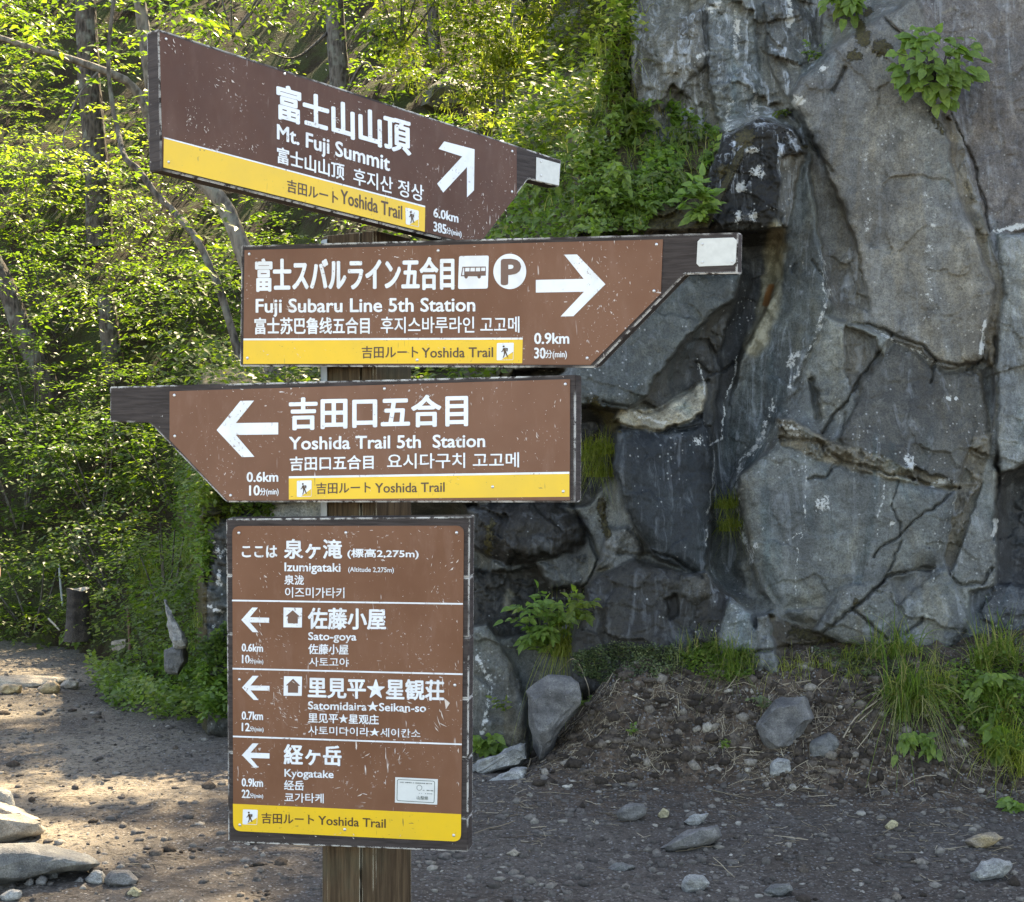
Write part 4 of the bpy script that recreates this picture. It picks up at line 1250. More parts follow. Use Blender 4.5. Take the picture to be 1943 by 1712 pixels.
scratches(P1, [(362, 222, 8, 20, 36, 80, 5), (390, 240, 6, 10, 14, 80, 5), (420, 280, 24, 6, 14, 25, 7), (480, 282, 5, 4, 10, 80, 6), (330, 90, 12, 12, 12, 60, 7), (420, 150, 16, 16, 14, 40, 8), (660, 210, 50, 14, 18, 30, 6), (890, 320, 30, 30, 14, 60, 6), (870, 300, 70, 40, 12, 60, 5), (540, 120, 60, 30, 12, 40, 6), (940, 390, 16, 20, 10, 60, 5)], b1, 4)
dash = []
rr_ = np.random.default_rng(12)
for (x0, y0, x1, y1, h) in ((1285, 850, 1515, 862, 8), (1447, 908, 1524, 912, 9), (1420, 930, 1524, 935, 7)):
    n = int((x1 - x0) / 7)
    for i in range(n):
        if rr_.random() < .14: continue
        a, b = (i + .1) / n, (i + rr_.uniform(.55, .9)) / n
        xa, xb = x0 + (x1 - x0) * a, x0 + (x1 - x0) * b
        ya, yb = y0 + (y1 - y0) * a, y0 + (y1 - y0) * b
        hh = h * rr_.uniform(.5, 1)
        dash.append(ZB((xa, ya - hh / 2), (xb, yb - hh / 2), (xb, yb + hh / 2), (xa, ya + hh / 2)))
flat("sticker_print", P4, dash, 0.0044, M_GREENINK, b4)["kind"] = "stuff"
# ------------------------------------------------------------------ loose rocks
from mathutils import noise as mnoise
M_ROCK = mat_stone("loose_grey_rock", (0.078, 0.077, 0.075), (0.145, 0.143, 0.138))
M_ROCKB = mat_stone("bluish_slate_rock", (0.175, 0.182, 0.18), (0.30, 0.305, 0.29), 1.0, 0.3, 0.014)
M_ROCKT = mat_stone("tan_weathered_rock", (0.20, 0.175, 0.14), (0.29, 0.26, 0.21))
M_ROCKY = mat_stone("yellowish_rock", (0.30, 0.27, 0.15), (0.38, 0.34, 0.22))
M_ROCKD = mat_stone("dark_boulder_rock", (0.075, 0.078, 0.078), (0.13, 0.132, 0.125), 1.0, 0.3)
M_BRICK = mat_stone("rusty_tan_rock", (0.16, 0.14, 0.12), (0.34, 0.26, 0.14))


def rock(px, t, mat, label, d=None, smooth=1, rough=0.085, group=None, name="rock", seed=1, layered=0.0, sink=0.0, cut=3):
    P_ = np.array(px, float)
    c = P_.mean(0)
    vb = P_[:, 1].max()
    if d is None: d = float(ground_hit(c[0], vb - 1)[0])
    r = np.random.default_rng(seed)
    dm = d + t * 0.45
    pts = []
    for k, (s, dd) in enumerate(((0.66, d - 0.02 * t), (0.9, d + 0.16 * t), (1.0, dm), (0.92, d + 0.75 * t), (0.6, d + t))):
        for p in P_:
            q = c + (p - c) * s * (1 + r.uniform(-0.05, 0.03))
            dj = dd + r.uniform(-0.06, 0.06) * t
            pts.append(PV(q[0], q[1], dj))
    bm = bmesh.new()
    for p in pts: bm.verts.new(p)
    bmesh.ops.convex_hull(bm, input=bm.verts)
    bmesh.ops.delete(bm, geom=[v for v in bm.verts if not v.link_faces], context='VERTS')
    bmesh.ops.triangulate(bm, faces=bm.faces)
    bmesh.ops.subdivide_edges(bm, edges=bm.edges, cuts=cut, use_grid_fill=True)
    for _ in range(smooth): bmesh.ops.smooth_vert(bm, verts=bm.verts, factor=0.5, use_axis_x=True, use_axis_y=True, use_axis_z=True)
    size = (P_.max(0) - P_.min(0)).max() / F_PX * d
    bm.normal_update()
    for v in bm.verts:
        n = v.normal
        q = v.co / size
        h = mnoise.fractal(q * 2.2 + Vector((seed, 0, 0)), 0.8, 2.1, 5) * rough + (abs(mnoise.noise(q * 9 + Vector((0, seed, 0)))) - .25) * rough * .35
        if layered:
            zz = (v.co.z + 0.35 * v.co.x + 0.02 * mnoise.noise(v.co * 9)) / (size * 0.16)
            h += layered * (abs((zz % 1.0) - 0.5) - 0.25)
        v.co += n * h * size
    z0 = min(v.co.z for v in bm.verts)
    base = Vector((sum(v.co.x for v in bm.verts) / len(bm.verts), sum(v.co.y for v in bm.verts) / len(bm.verts), z0))
    if sink: bmesh.ops.translate(bm, vec=(0, 0, -sink), verts=bm.verts)
    o = obj_bm(name, bm, mat, base=base, smooth=True)
    try:
        o.data.set_sharp_from_angle(angle=radians(28))
    except Exception: pass
    tag(o, label, "rock", group)
    return o


rock([(-160, 1650), (-100, 1612), (0, 1602), (80, 1604), (150, 1614), (178, 1622), (193, 1640), (165, 1652), (110, 1657), (60, 1668), (10, 1680), (-60, 1690), (-150, 1685)],
     0.30, M_ROCKD, "big smooth dark boulder lying at the lower left, nearest the camera", rough=0.035, smooth=4, seed=3, cut=4)
rock([(-140, 1560), (-40, 1540), (30, 1541), (80, 1557), (92, 1575), (78, 1588), (0, 1597), (-140, 1606)], 0.34, M_ROCKT, "rounded tan slab lying right behind the big dark boulder", rough=0.05, smooth=3, seed=5, layered=0.02)
rock([(-120, 1520), (-10, 1522), (50, 1540), (78, 1556), (40, 1562), (-120, 1566)], 0.22, M_ROCKT, "thin cracked tan slab behind the rounded one at the left edge", seed=6, layered=0.04, rough=0.05)
rock([(-70, 1505), (-10, 1489), (22, 1503), (31, 1530), (5, 1545), (-70, 1552)], 0.2, M_ROCKB, "bluish block behind the tan slabs at the left edge", seed=7)
rock([(160, 1668), (178, 1652), (197, 1651), (199, 1677), (186, 1681), (166, 1678)], 0.07, M_ROCKB, "light blue angular stone beside the tip of the big dark boulder", seed=8)
rock([(197, 1668), (212, 1651), (244, 1650), (263, 1671), (250, 1684), (203, 1682)], 0.09, M_ROCK, "rounded grey stone right of the light blue one", seed=9, rough=0.04)
rock([(240, 1694), (254, 1681), (270, 1692), (264, 1704), (243, 1704)], 0.05, M_ROCKY, "small mustard-tinted stone below the rounded grey stone", seed=10)
rock([(46, 1677), (58, 1663), (67, 1668), (64, 1681), (52, 1684)], 0.04, M_ROCK, "pale grey cube-like stone under the big dark boulder", seed=11)
rock([(88, 1660), (98, 1649), (111, 1654), (109, 1668), (94, 1671)], 0.05, M_ROCKD, "dark knobbly stone touching the underside of the big boulder", seed=12, rough=0.1)
rock([(66, 1672), (78, 1659), (90, 1664), (88, 1680), (70, 1682)], 0.05, M_ROCK, "grey stone between the cube-like stone and the dark knobbly one", seed=13)
rock([(0, 1700), (20, 1688), (42, 1690), (40, 1708), (8, 1714)], 0.09, M_ROCKB, "greenish pale stone in the bottom left corner", seed=14)
rock([(140, 1673), (152, 1664), (160, 1668), (158, 1677), (144, 1679)], 0.035, M_ROCK, "small grey stone left of the light blue angular stone", seed=15)
rock([(888, 1448), (960, 1420), (1000, 1408), (1004, 1440), (985, 1452), (915, 1470), (888, 1474)], 0.24, M_ROCKB, "long pale blue slate rock beside the information board, the upper of two", d=7.32, seed=16, layered=0.05, smooth=1)
rock([(905, 1490), (960, 1466), (1003, 1452), (1005, 1482), (980, 1492), (925, 1496)], 0.16, M_ROCKB, "flat pale blue slate rock lying under the longer one", d=7.16, seed=17, layered=0.05, smooth=1)
rock([(998, 1312), (1040, 1277), (1094, 1298), (1100, 1335), (1052, 1372), (1046, 1425), (1024, 1442), (1016, 1400), (1004, 1355)], 0.22, M_ROCK, "wedge-shaped grey rock standing on its point in the bank", d=7.30, seed=18, smooth=0, layered=0.02, rough=.07)
rock([(1432, 1375), (1470, 1326), (1528, 1318), (1548, 1362), (1512, 1408), (1468, 1434), (1440, 1410)], 0.22, M_ROCK, "large angular grey rock stuck in the earth bank", seed=19, smooth=0, layered=0.035, rough=.07)
rock([(1461, 1450), (1475, 1436), (1500, 1441), (1504, 1462), (1482, 1478), (1462, 1476)], 0.09, M_ROCKB, "small bluish stone below the large angular rock of the bank", seed=20, smooth=1)
rock([(1536, 1408), (1572, 1386), (1596, 1412), (1572, 1440), (1540, 1444)], 0.14, M_ROCKD, "earthy dark rock right of the large angular rock", seed=21)
rock([(1166, 1542), (1188, 1524), (1222, 1524), (1231, 1544), (1206, 1560), (1176, 1561)], 0.09, M_ROCK, "smooth oval grey-green stone at the foot of the bank", seed=22, rough=0.03, smooth=3)
rock([(1248, 1610), (1280, 1592), (1320, 1584), (1332, 1567), (1364, 1565), (1374, 1588), (1352, 1605), (1300, 1615), (1262, 1618)], 0.12, M_ROCK, "long bluish grey stone with a raised right end on the trail", seed=23, rough=0.05)
rock([(1297, 1560), (1312, 1546), (1348, 1542), (1336, 1560), (1306, 1570)], 0.07, M_ROCKB, "pale blue splintered stone just behind the long bluish one", seed=24, layered=0.05)
rock([(1294, 1672), (1308, 1660), (1334, 1661), (1347, 1676), (1331, 1692), (1298, 1697)], 0.07, M_ROCKB, "pale squarish stone at the bottom edge right of the post", seed=25)
rock([(1838, 1656), (1862, 1636), (1910, 1629), (1923, 1640), (1902, 1665), (1850, 1674)], 0.09, M_ROCKB, "flat bluish white stone in the lower right corner", seed=26)
rock([(1826, 1596), (1846, 1585), (1890, 1581), (1906, 1591), (1880, 1605), (1858, 1614)], 0.10, M_BRICK, "grey stone with an orange broken face at the right", seed=27)
rock([(1247, 1546), (1258, 1533), (1270, 1540), (1268, 1553), (1252, 1554)], 0.035, M_ROCKY, "small yellowish stone right of the oval grey-green stone", seed=28)
rock([(1679, 1568), (1692, 1555), (1706, 1561), (1700, 1575), (1684, 1577)], 0.035, M_ROCKY, "small cream stone at the foot of the bank at the right", seed=29)
rock([(1148, 1648), (1180, 1632), (1207, 1640), (1190, 1651), (1160, 1654)], 0.08, M_ROCKD, "flat half-buried stone in the trail below the oval stone", seed=30, sink=0.008)
rock([(960, 1620), (974, 1610), (990, 1618), (980, 1626), (966, 1626)], 0.03, M_ROCKT, "small tan stone just right of the information board foot", seed=31)
rock([(1448, 1696), (1462, 1680), (1500, 1676), (1508, 1690), (1480, 1704)], 0.08, M_ROCKD, "dark flat stone at the bottom edge right of the pale squarish one", seed=32)
rock([(312, 1138), (322, 1150), (345, 1195), (353, 1228), (331, 1230), (318, 1188)], 0.12, M_ROCKB, "pale pointed rock leaning among the ferns left of the information board", d=8.75, seed=33, smooth=1)
rock([(310, 1232), (350, 1224), (357, 1256), (338, 1284), (312, 1276)], 0.16, M_ROCKD, "dark blue-grey rock under the pale pointed rock", d=8.8, seed=34)
rock([(211, 1216), (240, 1213), (244, 1234), (226, 1241), (211, 1234)], 0.12, M_ROCKT, "pale block beside the wooden stake", d=10.9, seed=35)
rock([(-220, 1272), (-60, 1262), (60, 1263), (150, 1268), (130, 1280), (60, 1292), (0, 1296), (-220, 1302)], 0.8, M_ROCKT, "long flat sunlit stone step across the trail at the left", seed=36, rough=0.02, layered=0.01, sink=0.07)
rock([(70, 1308), (92, 1292), (112, 1296), (112, 1312), (86, 1318)], 0.12, M_BRICK, "rusty block among rubble below the stone step", seed=38)
rock([(112, 1302), (130, 1288), (150, 1294), (146, 1306), (122, 1310)], 0.12, M_ROCKT, "tan rubble block right of the rusty one", seed=39)
rock([(-10, 1312), (10, 1296), (44, 1300), (40, 1314), (6, 1320)], 0.14, M_BRICK, "reddish rubble block at the left edge below the stone step", seed=40)

M_MOSSY = mat_stone("mossy_dark_rock", (0.035, 0.032, 0.024), (0.075, 0.075, 0.03))
for px, lab, sd in [([(792, 205), (806, 165), (845, 142), (885, 160), (905, 200), (850, 214)], "mossy dark boulder on the slope just above the top board", 51),
                    ([(1040, 118), (1036, 66), (1066, 26), (1106, 14), (1120, 70), (1092, 116)], "tall dark mossy boulder on the slope left of the cliff", 52),
                    ([(935, 265), (950, 232), (992, 226), (1010, 256), (975, 275)], "dark stone in the grass above the tip of the top board", 53),
                    ([(700, 60), (715, 30), (760, 22), (782, 50), (745, 70)], "grey boulder high on the slope between the two thin trunks", 54),
                    ([(1118, 205), (1126, 160), (1160, 140), (1186, 170), (1180, 212)], "dark rock under the plants at the cliff's left edge", 55)]:
    c = np.mean(px, 0)
    rock(px, .5, M_MOSSY, lab, d=float(hill_hit(c[0], c[1])[0]) - .45, seed=sd, rough=.09, smooth=1)

# ------------------------------------------------------------------ gravel
def mat_gravel():
    t = NT("gravel_stones")
    c = t.cramp(t.attr("rnd"), [(0.0, (0.050, 0.041, 0.033)), (0.45, (0.100, 0.087, 0.073)), (0.75, (0.175, 0.153, 0.124)), (0.92, (0.27, 0.245, 0.20)), (1.0, (0.42, 0.39, 0.33))])
    c = t.mix(t.ramp(t.noise(t.coord(), 90, 3), 0.4, 0.65), t.mix(1.0, c, (0.7, 0.7, 0.7), 'MULTIPLY'), c)
    return t.done(c, 0.8, t.bump(t.noise(t.coord(), 150, 3), 0.004), 0.3)


def ico():
    bm = bmesh.new(); bmesh.ops.create_icosphere(bm, subdivisions=1, radius=1.0)
    V = np.array([v.co[:] for v in bm.verts]); F = np.array([[v.index for v in f.verts] for f in bm.faces]); bm.free()
    return V, F


IV, IF = ico()
r = np.random.default_rng(3)
N = 26000
uu = r.uniform(-80, 2030, N); vv = 1712 + 40 - (r.uniform(0, 1, N) ** 0.8) * 500
dd = ground_hit(uu, vv)
keep = (dd < 12) & (dd < np.where(vv < 1470, cliff_d(uu, np.clip(vv, 0, 1470)), 99))
uu, vv, dd = uu[keep], vv[keep], dd[keep]
pos = ray(uu, vv, dd)
bkv, _ = bank_amt(pos[:, 0], pos[:, 1])
bkv = bkv + 0.10 * fbm(pos[:, 0] * 6, pos[:, 1] * 6, 3, 19)
pale_here = sstep(-0.3, -1.0, pos[:, 0])
keep = r.random(len(pos)) < np.where(bkv > .05, .75, .62 - .30 * pale_here)
pos, bkv, pale_here = pos[keep], bkv[keep], pale_here[keep]


def pebbles(name, sel, mat, s0, s1, bias):
    p = pos[sel]; N = len(p)
    size = s0 + s1 * r.pareto(2.6, N).clip(0, 2.2)
    sc3 = size[:, None] * r.uniform(0.6, 1.3, (N, 3)) * np.array([1, 1, 0.72])
    ang = r.uniform(0, 6.28, N)
    Vd = IV[None] * r.uniform(0.66, 1.28, (N, len(IV), 1)) * sc3[:, None]
    ca, sa = np.cos(ang)[:, None], np.sin(ang)[:, None]
    Vd = np.stack([Vd[..., 0] * ca - Vd[..., 1] * sa, Vd[..., 0] * sa + Vd[..., 1] * ca, Vd[..., 2]], -1) + p[:, None] + np.array([0, 0, 1]) * (size * 0.12)[:, None, None]
    FF = (IF[None] + (np.arange(N) * len(IV))[:, None, None]).reshape(-1, 3)
    rn = np.clip(r.beta(1.4, 2.1, N) + bias, 0, 1)
    o = mesh_np(name, Vd.reshape(-1, 3), FF, mat, attrs={"rnd": np.repeat(rn, len(IV))})
    tag(o, kind="stuff")


def mat_debris():
    t = NT("bank_earth_crumbs")
    c = t.cramp(t.attr("rnd"), [(0.0, (0.022, 0.016, 0.011)), (0.45, (0.060, 0.045, 0.033)), (0.72, (0.125, 0.100, 0.076)), (0.9, (0.23, 0.20, 0.16)), (1.0, (0.42, 0.38, 0.30))])
    c = t.mix(t.ramp(t.noise(t.coord(), 90, 3), 0.4, 0.65), t.mix(1.0, c, (0.6, 0.6, 0.6), 'MULTIPLY'), c)
    return t.done(c, 0.9, t.bump(t.noise(t.coord(), 150, 3), 0.004), 0.2)


M_GRAVEL, M_DEBRIS = mat_gravel(), mat_debris()
pebbles("gravel", bkv <= .05, M_GRAVEL, .0030, .0085, .12 * 0)
pebbles("bank_debris", bkv > .05, M_DEBRIS, .0036, .0135, .06)

# ------------------------------------------------------------------ dry twigs, roots and needles on the bank
M_DRY = NT("dry_stalks")
_t = M_DRY
M_DRY = _t.done(_t.cramp(_t.attr("rnd"), [(0, (0.05, 0.036, 0.024)), (0.5, (0.15, 0.115, 0.075)), (1, (0.36, 0.30, 0.21))]), 0.8, None, 0.25)
acc = Acc()
N = 5200
uu = np.concatenate([r.uniform(890, 1990, N), r.uniform(1000, 1990, N), r.uniform(-30, 900, 300)]); vv = np.concatenate([1250 + 430 * r.beta(1.7, 1.9, N), 1240 + 270 * r.beta(1.5, 1.6, N), r.uniform(1380, 1710, 300)])
cl = fbm(uu / 60, vv / 40, 3, 44) + .25 * r.normal(size=len(uu)) > .12; uu, vv = uu[cl], vv[cl]
dd = ground_hit(uu, vv)
ok = dd < np.where(vv < 1470, cliff_d(uu, np.clip(vv, 0, 1470)), 99)
pos = ray(uu, vv, dd)[ok]
for p in pos:
    L = 0.015 + 0.05 * r.pareto(3.0); L = min(L, 0.16)
    a = r.uniform(0, 6.28); n = 4
    d = np.array([math.cos(a), math.sin(a) * 0.8, 0])
    side = np.array([-d[1], d[0], 0])
    tt = np.linspace(-0.5, 0.5, n)
    q = p + tt[:, None] * L * d + (r.uniform(-0.3, 0.3) * (tt ** 2)[:, None]) * L * side
    q[:, 2] = ground_z(q[:, 0], q[:, 1]) + 0.003 + 0.25 * L * max(0, r.normal(0, .5)) * (tt + 0.5)
    V, F = tube(q, 0.0007 + 0.0006 * r.random() + 0.006 * L, 3)
    acc.add(V, F, r.beta(1.5, 1.2))
# thicker exposed roots
for pts, rad in [([(1480, 1300), (1560, 1290), (1640, 1296), (1700, 1280)], .0032), ([(1600, 1400), (1625, 1360), (1665, 1330), (1700, 1300), (1715, 1260)], .004), ([(1610, 1390), (1640, 1360), (1690, 1320)], .003),
                 ([(1690, 1290), (1720, 1330), (1760, 1370), (1775, 1410), (1785, 1450)], .004), ([(1600, 1350), (1630, 1310), (1660, 1290)], .003), ([(1505, 1330), (1515, 1300), (1540, 1285)], .003),
                 ([(1060, 1275), (1090, 1250), (1115, 1300), (1118, 1330)], .0035), ([(1130, 1400), (1160, 1370), (1185, 1355), (1200, 1370)], .003), ([(1370, 1470), (1390, 1455), (1395, 1430)], .003),
                 ([(1145, 1490), (1180, 1488), (1210, 1480)], .003), ([(1450, 1500), (1480, 1488), (1490, 1505), (1470, 1520)], .0025), ([(1230, 1330), (1260, 1310), (1310, 1320), (1340, 1300)], .003),
                 ([(1200, 1320), (1250, 1335), (1300, 1310)], .0028), ([(1745, 1660), (1770, 1672), (1798, 1668)], .0025), ([(1690, 1590), (1730, 1596), (1760, 1594)], .003), ([(1345, 1640), (1390, 1645), (1430, 1640)], .0022),
                 ([(1620, 1470), (1660, 1455), (1700, 1468)], .0025), ([(1800, 1390), (1840, 1380), (1860, 1400)], .003), ([(1530, 1230), (1540, 1270), (1541, 1310)], .004), ([(1567, 1240), (1568, 1285)], .003)]:
    P_ = np.array(pts, float)
    P_ = spline(P_, 14)
    dd = np.minimum(ground_hit(P_[:, 0], P_[:, 1]), cliff_d(P_[:, 0], np.clip(P_[:, 1], 0, 1470))) - 0.012
    V, F = tube(ray(P_[:, 0], P_[:, 1], dd), np.linspace(rad, rad * 0.5, 14), 5, 0.1)
    acc.add(V, F, r.uniform(0.55, 0.95))
o = acc.build("dry_litter", M_DRY)
tag(o, kind="stuff")
# ------------------------------------------------------------------ vegetation
M_LEAF = leaf_mat("tree_leaf", [(0, (0.035, 0.065, 0.012)), (0.5, (0.070, 0.115, 0.018)), (0.85, (0.115, 0.150, 0.022)), (1, (0.17, 0.175, 0.03))], 0.5)
M_LEAFY = leaf_mat("yellow_green_leaf", [(0, (0.065, 0.105, 0.018)), (0.5, (0.108, 0.150, 0.026)), (1, (0.18, 0.195, 0.038))], 0.55)
M_LEAFD = leaf_mat("dark_green_leaf", [(0, (0.030, 0.058, 0.013)), (0.6, (0.062, 0.108, 0.022)), (1, (0.105, 0.150, 0.032))], 0.42)
M_IVY = leaf_mat("herb_leaf", [(0, (0.045, 0.090, 0.016)), (0.5, (0.095, 0.165, 0.026)), (0.85, (0.15, 0.22, 0.036)), (1, (0.22, 0.25, 0.055))], 0.4)
M_BROAD = leaf_mat("broad_leaf", [(0, (0.075, 0.14, 0.028)), (0.6, (0.125, 0.21, 0.042)), (1, (0.19, 0.25, 0.055))], 0.4, rough=0.5)
M_GRASS = leaf_mat("grass_blade", [(0, (0.040, 0.078, 0.016)), (0.45, (0.085, 0.140, 0.028)), (0.66, (0.14, 0.175, 0.04)), (0.82, (0.25, 0.215, 0.10)), (1, (0.36, 0.31, 0.19))], 0.45)
M_GRASSY = leaf_mat("sunny_grass_blade", [(0, (0.10, 0.14, 0.02)), (0.6, (0.19, 0.22, 0.035)), (1, (0.30, 0.28, 0.09))], 0.5)
M_MAT = leaf_mat("cushion_leaf", [(0, (0.035, 0.055, 0.022)), (0.6, (0.075, 0.10, 0.042)), (1, (0.15, 0.16, 0.07))], 0.25)


def mat_bark(name, a, b, pale=0.0):
    t = NT(name)
    co = t.coord((1, 1, 0.35))
    f = t.noise(co, 26, 5, 0.65, 0.6)
    v = t.voro(t.coord((1, 1, 0.4)), 30)
    c = t.mix(t.ramp(t.math('ADD', f, t.math('MULTIPLY', v, 0.4)), 0.45, 0.85), a, b)
    c = t.mix(t.math('MULTIPLY', t.ramp(t.noise(t.coord(), 7, 3), 0.52, 0.68), 0.55), c, (0.16, 0.17, 0.14))
    return t.done(c, 0.85, t.bump(t.math('ADD', f, v), 0.012), 0.2)


M_BARK = mat_bark("grey_bark", (0.030, 0.025, 0.020), (0.105, 0.092, 0.078))
M_BARKD = mat_bark("dark_bark", (0.022, 0.018, 0.014), (0.075, 0.062, 0.050))
M_BARKP = mat_bark("pale_bark", (0.06, 0.05, 0.042), (0.17, 0.15, 0.125))
M_STEM = mat_plain("green_stem", (0.075, 0.095, 0.03), 0.6)

LEAF_S = (np.array([(0, 0, 0), (-.5, .42, .07), (.5, .42, .07), (0, 1, -.08), (0, .45, -.03)], float), np.array([(0, 4, 1), (1, 4, 3), (0, 2, 4), (4, 2, 3)]))
LEAF_M = (np.array([(0, 0, 0), (-.36, .06, .03), (-.5, .34, .06), (-.34, .66, .0), (0, 1, -.14), (.34, .66, .0), (.5, .34, .06), (.36, .06, .03), (0, .34, -.05), (0, .66, -.07)], float),
          np.array([(0, 8, 1), (1, 8, 2), (2, 8, 9), (2, 9, 3), (3, 9, 4), (0, 7, 8), (7, 6, 8), (6, 9, 8), (6, 5, 9), (5, 4, 9)]))


def unit(a): return a / (np.linalg.norm(a, axis=-1, keepdims=True) + 1e-9)


def leaves(acc, pos, axis, nrm, ln, wd, rnd, tm=LEAF_S):
    n = len(pos)
    if n == 0: return
    A = unit(axis); X = unit(np.cross(A, nrm)); Nn = np.cross(X, A)
    T, F = tm
    ln = np.broadcast_to(ln, (n,)); wd = np.broadcast_to(wd, (n,))
    V = pos[:, None] + (T[None, :, 0] * wd[:, None])[..., None] * X[:, None] + (T[None, :, 1] * ln[:, None])[..., None] * A[:, None] + (T[None, :, 2] * ln[:, None])[..., None] * Nn[:, None]
    FF = (F[None] + (np.arange(n) * len(T))[:, None, None]).reshape(-1, 3)
    acc.add(V.reshape(-1, 3), FF, np.repeat(np.broadcast_to(rnd, (n,)), len(T)))


def spray(acc, c, out, rad, n, ln, r, w=0.55, rnd=None, droop=0.25, tilt=0.3):
    """a flat fan of twigs with alternate leaves growing from c along out"""
    out = unit(np.asarray(out, float))
    up = np.array([0, 0, 1.0])
    side = unit(np.cross(out, up))
    nt = 3 if n > 14 else 2
    k = max(3, n // nt)
    base = r.uniform(0.15, 0.75) if rnd is None else rnd
    P_, A_, N_ = [], [], []
    for i in range(nt):
        a = (i - (nt - 1) / 2) * 0.75 + r.normal(0, .15)
        td = unit(out * math.cos(a) + side * math.sin(a))
        t = (np.arange(k) + 0.5) / k
        p = c + td * (t * rad)[:, None] - up * (droop * rad * t ** 2)[:, None] + r.normal(0, rad * .04, (k, 3))
        s = np.where(np.arange(k) % 2, 1, -1)[:, None]
        sd = unit(np.cross(td, up))
        ax = unit(td * 0.75 + sd * s * 0.8 - up * 0.25 + r.normal(0, .22, (k, 3)))
        P_.append(p); A_.append(ax); N_.append(up + r.normal(0, tilt, (k, 3)))
    P_, A_, N_ = map(np.concatenate, (P_, A_, N_))
    l = ln * r.uniform(0.7, 1.25, len(P_))
    leaves(acc, P_, A_, N_, l, l * w, np.clip(base + r.normal(0, .13, len(P_)), 0, 1))


def blob_foliage(acc, c, R, nspr, per, ln, r, w=0.55, rad=0.28, hollow=0.5, droop=0.25, rb=None):
    """sprays through an ellipsoid volume, fanning outwards in layers"""
    c = np.asarray(c, float); R = np.asarray(R, float)
    for _ in range(nspr):
        d = unit(r.normal(0, 1, 3)); d[2] = d[2] * 0.9 + 0.1
        q = r.uniform(hollow, 1.0) ** 0.6
        p = c + d * R * q
        out = np.array([d[0], d[1], d[2] * 0.35]) + r.normal(0, .3, 3) * [1, 1, .3]
        spray(acc, p - unit(out) * rad * .5, out, rad * r.uniform(.7, 1.3), per, ln, r, w, None if rb is None else np.clip(rb + r.normal(0, .15), 0, 1), droop)


def grass(acc, root, n, L, w, r, spread=0.06, droop=0.9, bias=(0, 0, 0), rnd=(0.2, 0.9), seg=5):
    root = np.asarray(root, float)
    for _ in range(n):
        a = r.uniform(0, 6.283); h = np.array([math.cos(a), math.sin(a), 0]) + np.asarray(bias)
        h = h / (np.linalg.norm(h) + 1e-6)
        l = L * r.uniform(0.5, 1.2)
        t = np.linspace(0, 1, seg)
        lean = r.uniform(0.15, 0.9)
        p = root + np.array([*r.normal(0, spread, 2), 0]) + h * (l * lean * (0.35 * t + 0.65 * t ** 2))[:, None] + np.array([0, 0, 1.0]) * (l * (t * (1.05 - 0.3 * lean) - droop * r.uniform(.5, 1.2) * lean * t ** 2.2))[:, None]
        sd = np.cross(h, [0, 0, 1.0]); sd = sd * math.cos(.6) + np.array([0, 0, 1]) * r.uniform(-.5, .5)
        ww = w * r.uniform(.7, 1.3) * (1 - t ** 1.6 * 0.95)
        V = np.concatenate([p - sd * ww[:, None] / 2, p + sd * ww[:, None] / 2])
        F = np.array([(i, i + 1, seg + i + 1, seg + i) for i in range(seg - 1)])
        acc.add(V, F, r.uniform(*rnd))


def px_hits(u, v):
    return ray(u, v, first_hit(u, v))


class PolyPick:
    def __init__(s, poly): s.p = np.array(poly, float)
    def sample(s, n, r):
        lo, hi = s.p.min(0), s.p.max(0)
        out = np.zeros((0, 2))
        while len(out) < n:
            q = r.uniform(lo, hi, (n * 2, 2))
            out = np.vstack([out, q[sdist(s.p, q[:, 0], q[:, 1]) > 0]])
        return out[:n]


r = np.random.default_rng(21)

# ---- undergrowth all over the hillside (one mass)
acc = Acc()
N = 3300
uv = PolyPick([(-260, -260), (1260, -260), (1200, 60), (1120, 260), (960, 440), (900, 900), (640, 960), (430, 990), (395, 1250), (300, 1330), (190, 1265), (60, 1228), (-260, 1225)]).sample(N, r)
d = hill_hit(uv[:, 0], uv[:, 1])
ok = (d < 43) & (fbm(uv[:, 0] / 75, uv[:, 1] / 60, 3, 33) > -.22 + .2 * r.normal(size=N))
P0 = ray(uv[:, 0], uv[:, 1], d)[ok]; uvk = uv[ok]
for p, q in zip(P0, uvk):
    yel = np.clip(0.5 + 0.9 * fbm(q[0:1] / 190, q[1:2] / 170, 3, 5)[0], 0, 1)
    hgt = r.uniform(0.0, 0.35)
    dist = p[1]
    ln = r.choice([0.034, 0.048, 0.064]) * (0.75 + dist / 40)
    a = r.normal(-math.pi / 2, 1.0)
    spray(acc, p + [0, -hgt * .5, hgt], (math.cos(a), math.sin(a), 0.12), r.uniform(.16, .34), int(r.integers(10, 26)), ln, r, r.choice([.42, .55, .65]), np.clip(0.25 + 0.45 * yel + r.normal(0, .12), 0, 1), 0.4)
o = acc.build("undergrowth", M_LEAF)
tag(o, kind="stuff")

# ---- sunlit grass and low herbs on the rocky slope right of the trees
acc = Acc()
uv = PolyPick([(660, -60), (1200, -60), (1210, 60), (1130, 240), (1000, 330), (900, 250), (760, 190)]).sample(420, r)
for p in px_hits(uv[:, 0], uv[:, 1]):
    grass(acc, p, int(r.integers(4, 9)), r.uniform(.08, .20), .006, r, .06, .9, (0, -.4, 0))
    if r.random() < .75:
        a = r.normal(-1.57, 1.2)
        spray(acc, p + [0, -.05, .06], (math.cos(a), math.sin(a), .3), r.uniform(.10, .22), int(r.integers(8, 20)), r.uniform(.03, .05), r, .6, r.uniform(.2, 1), .2, .6)
o = acc.build("slope_grass", M_GRASSY)
tag(o, kind="stuff")

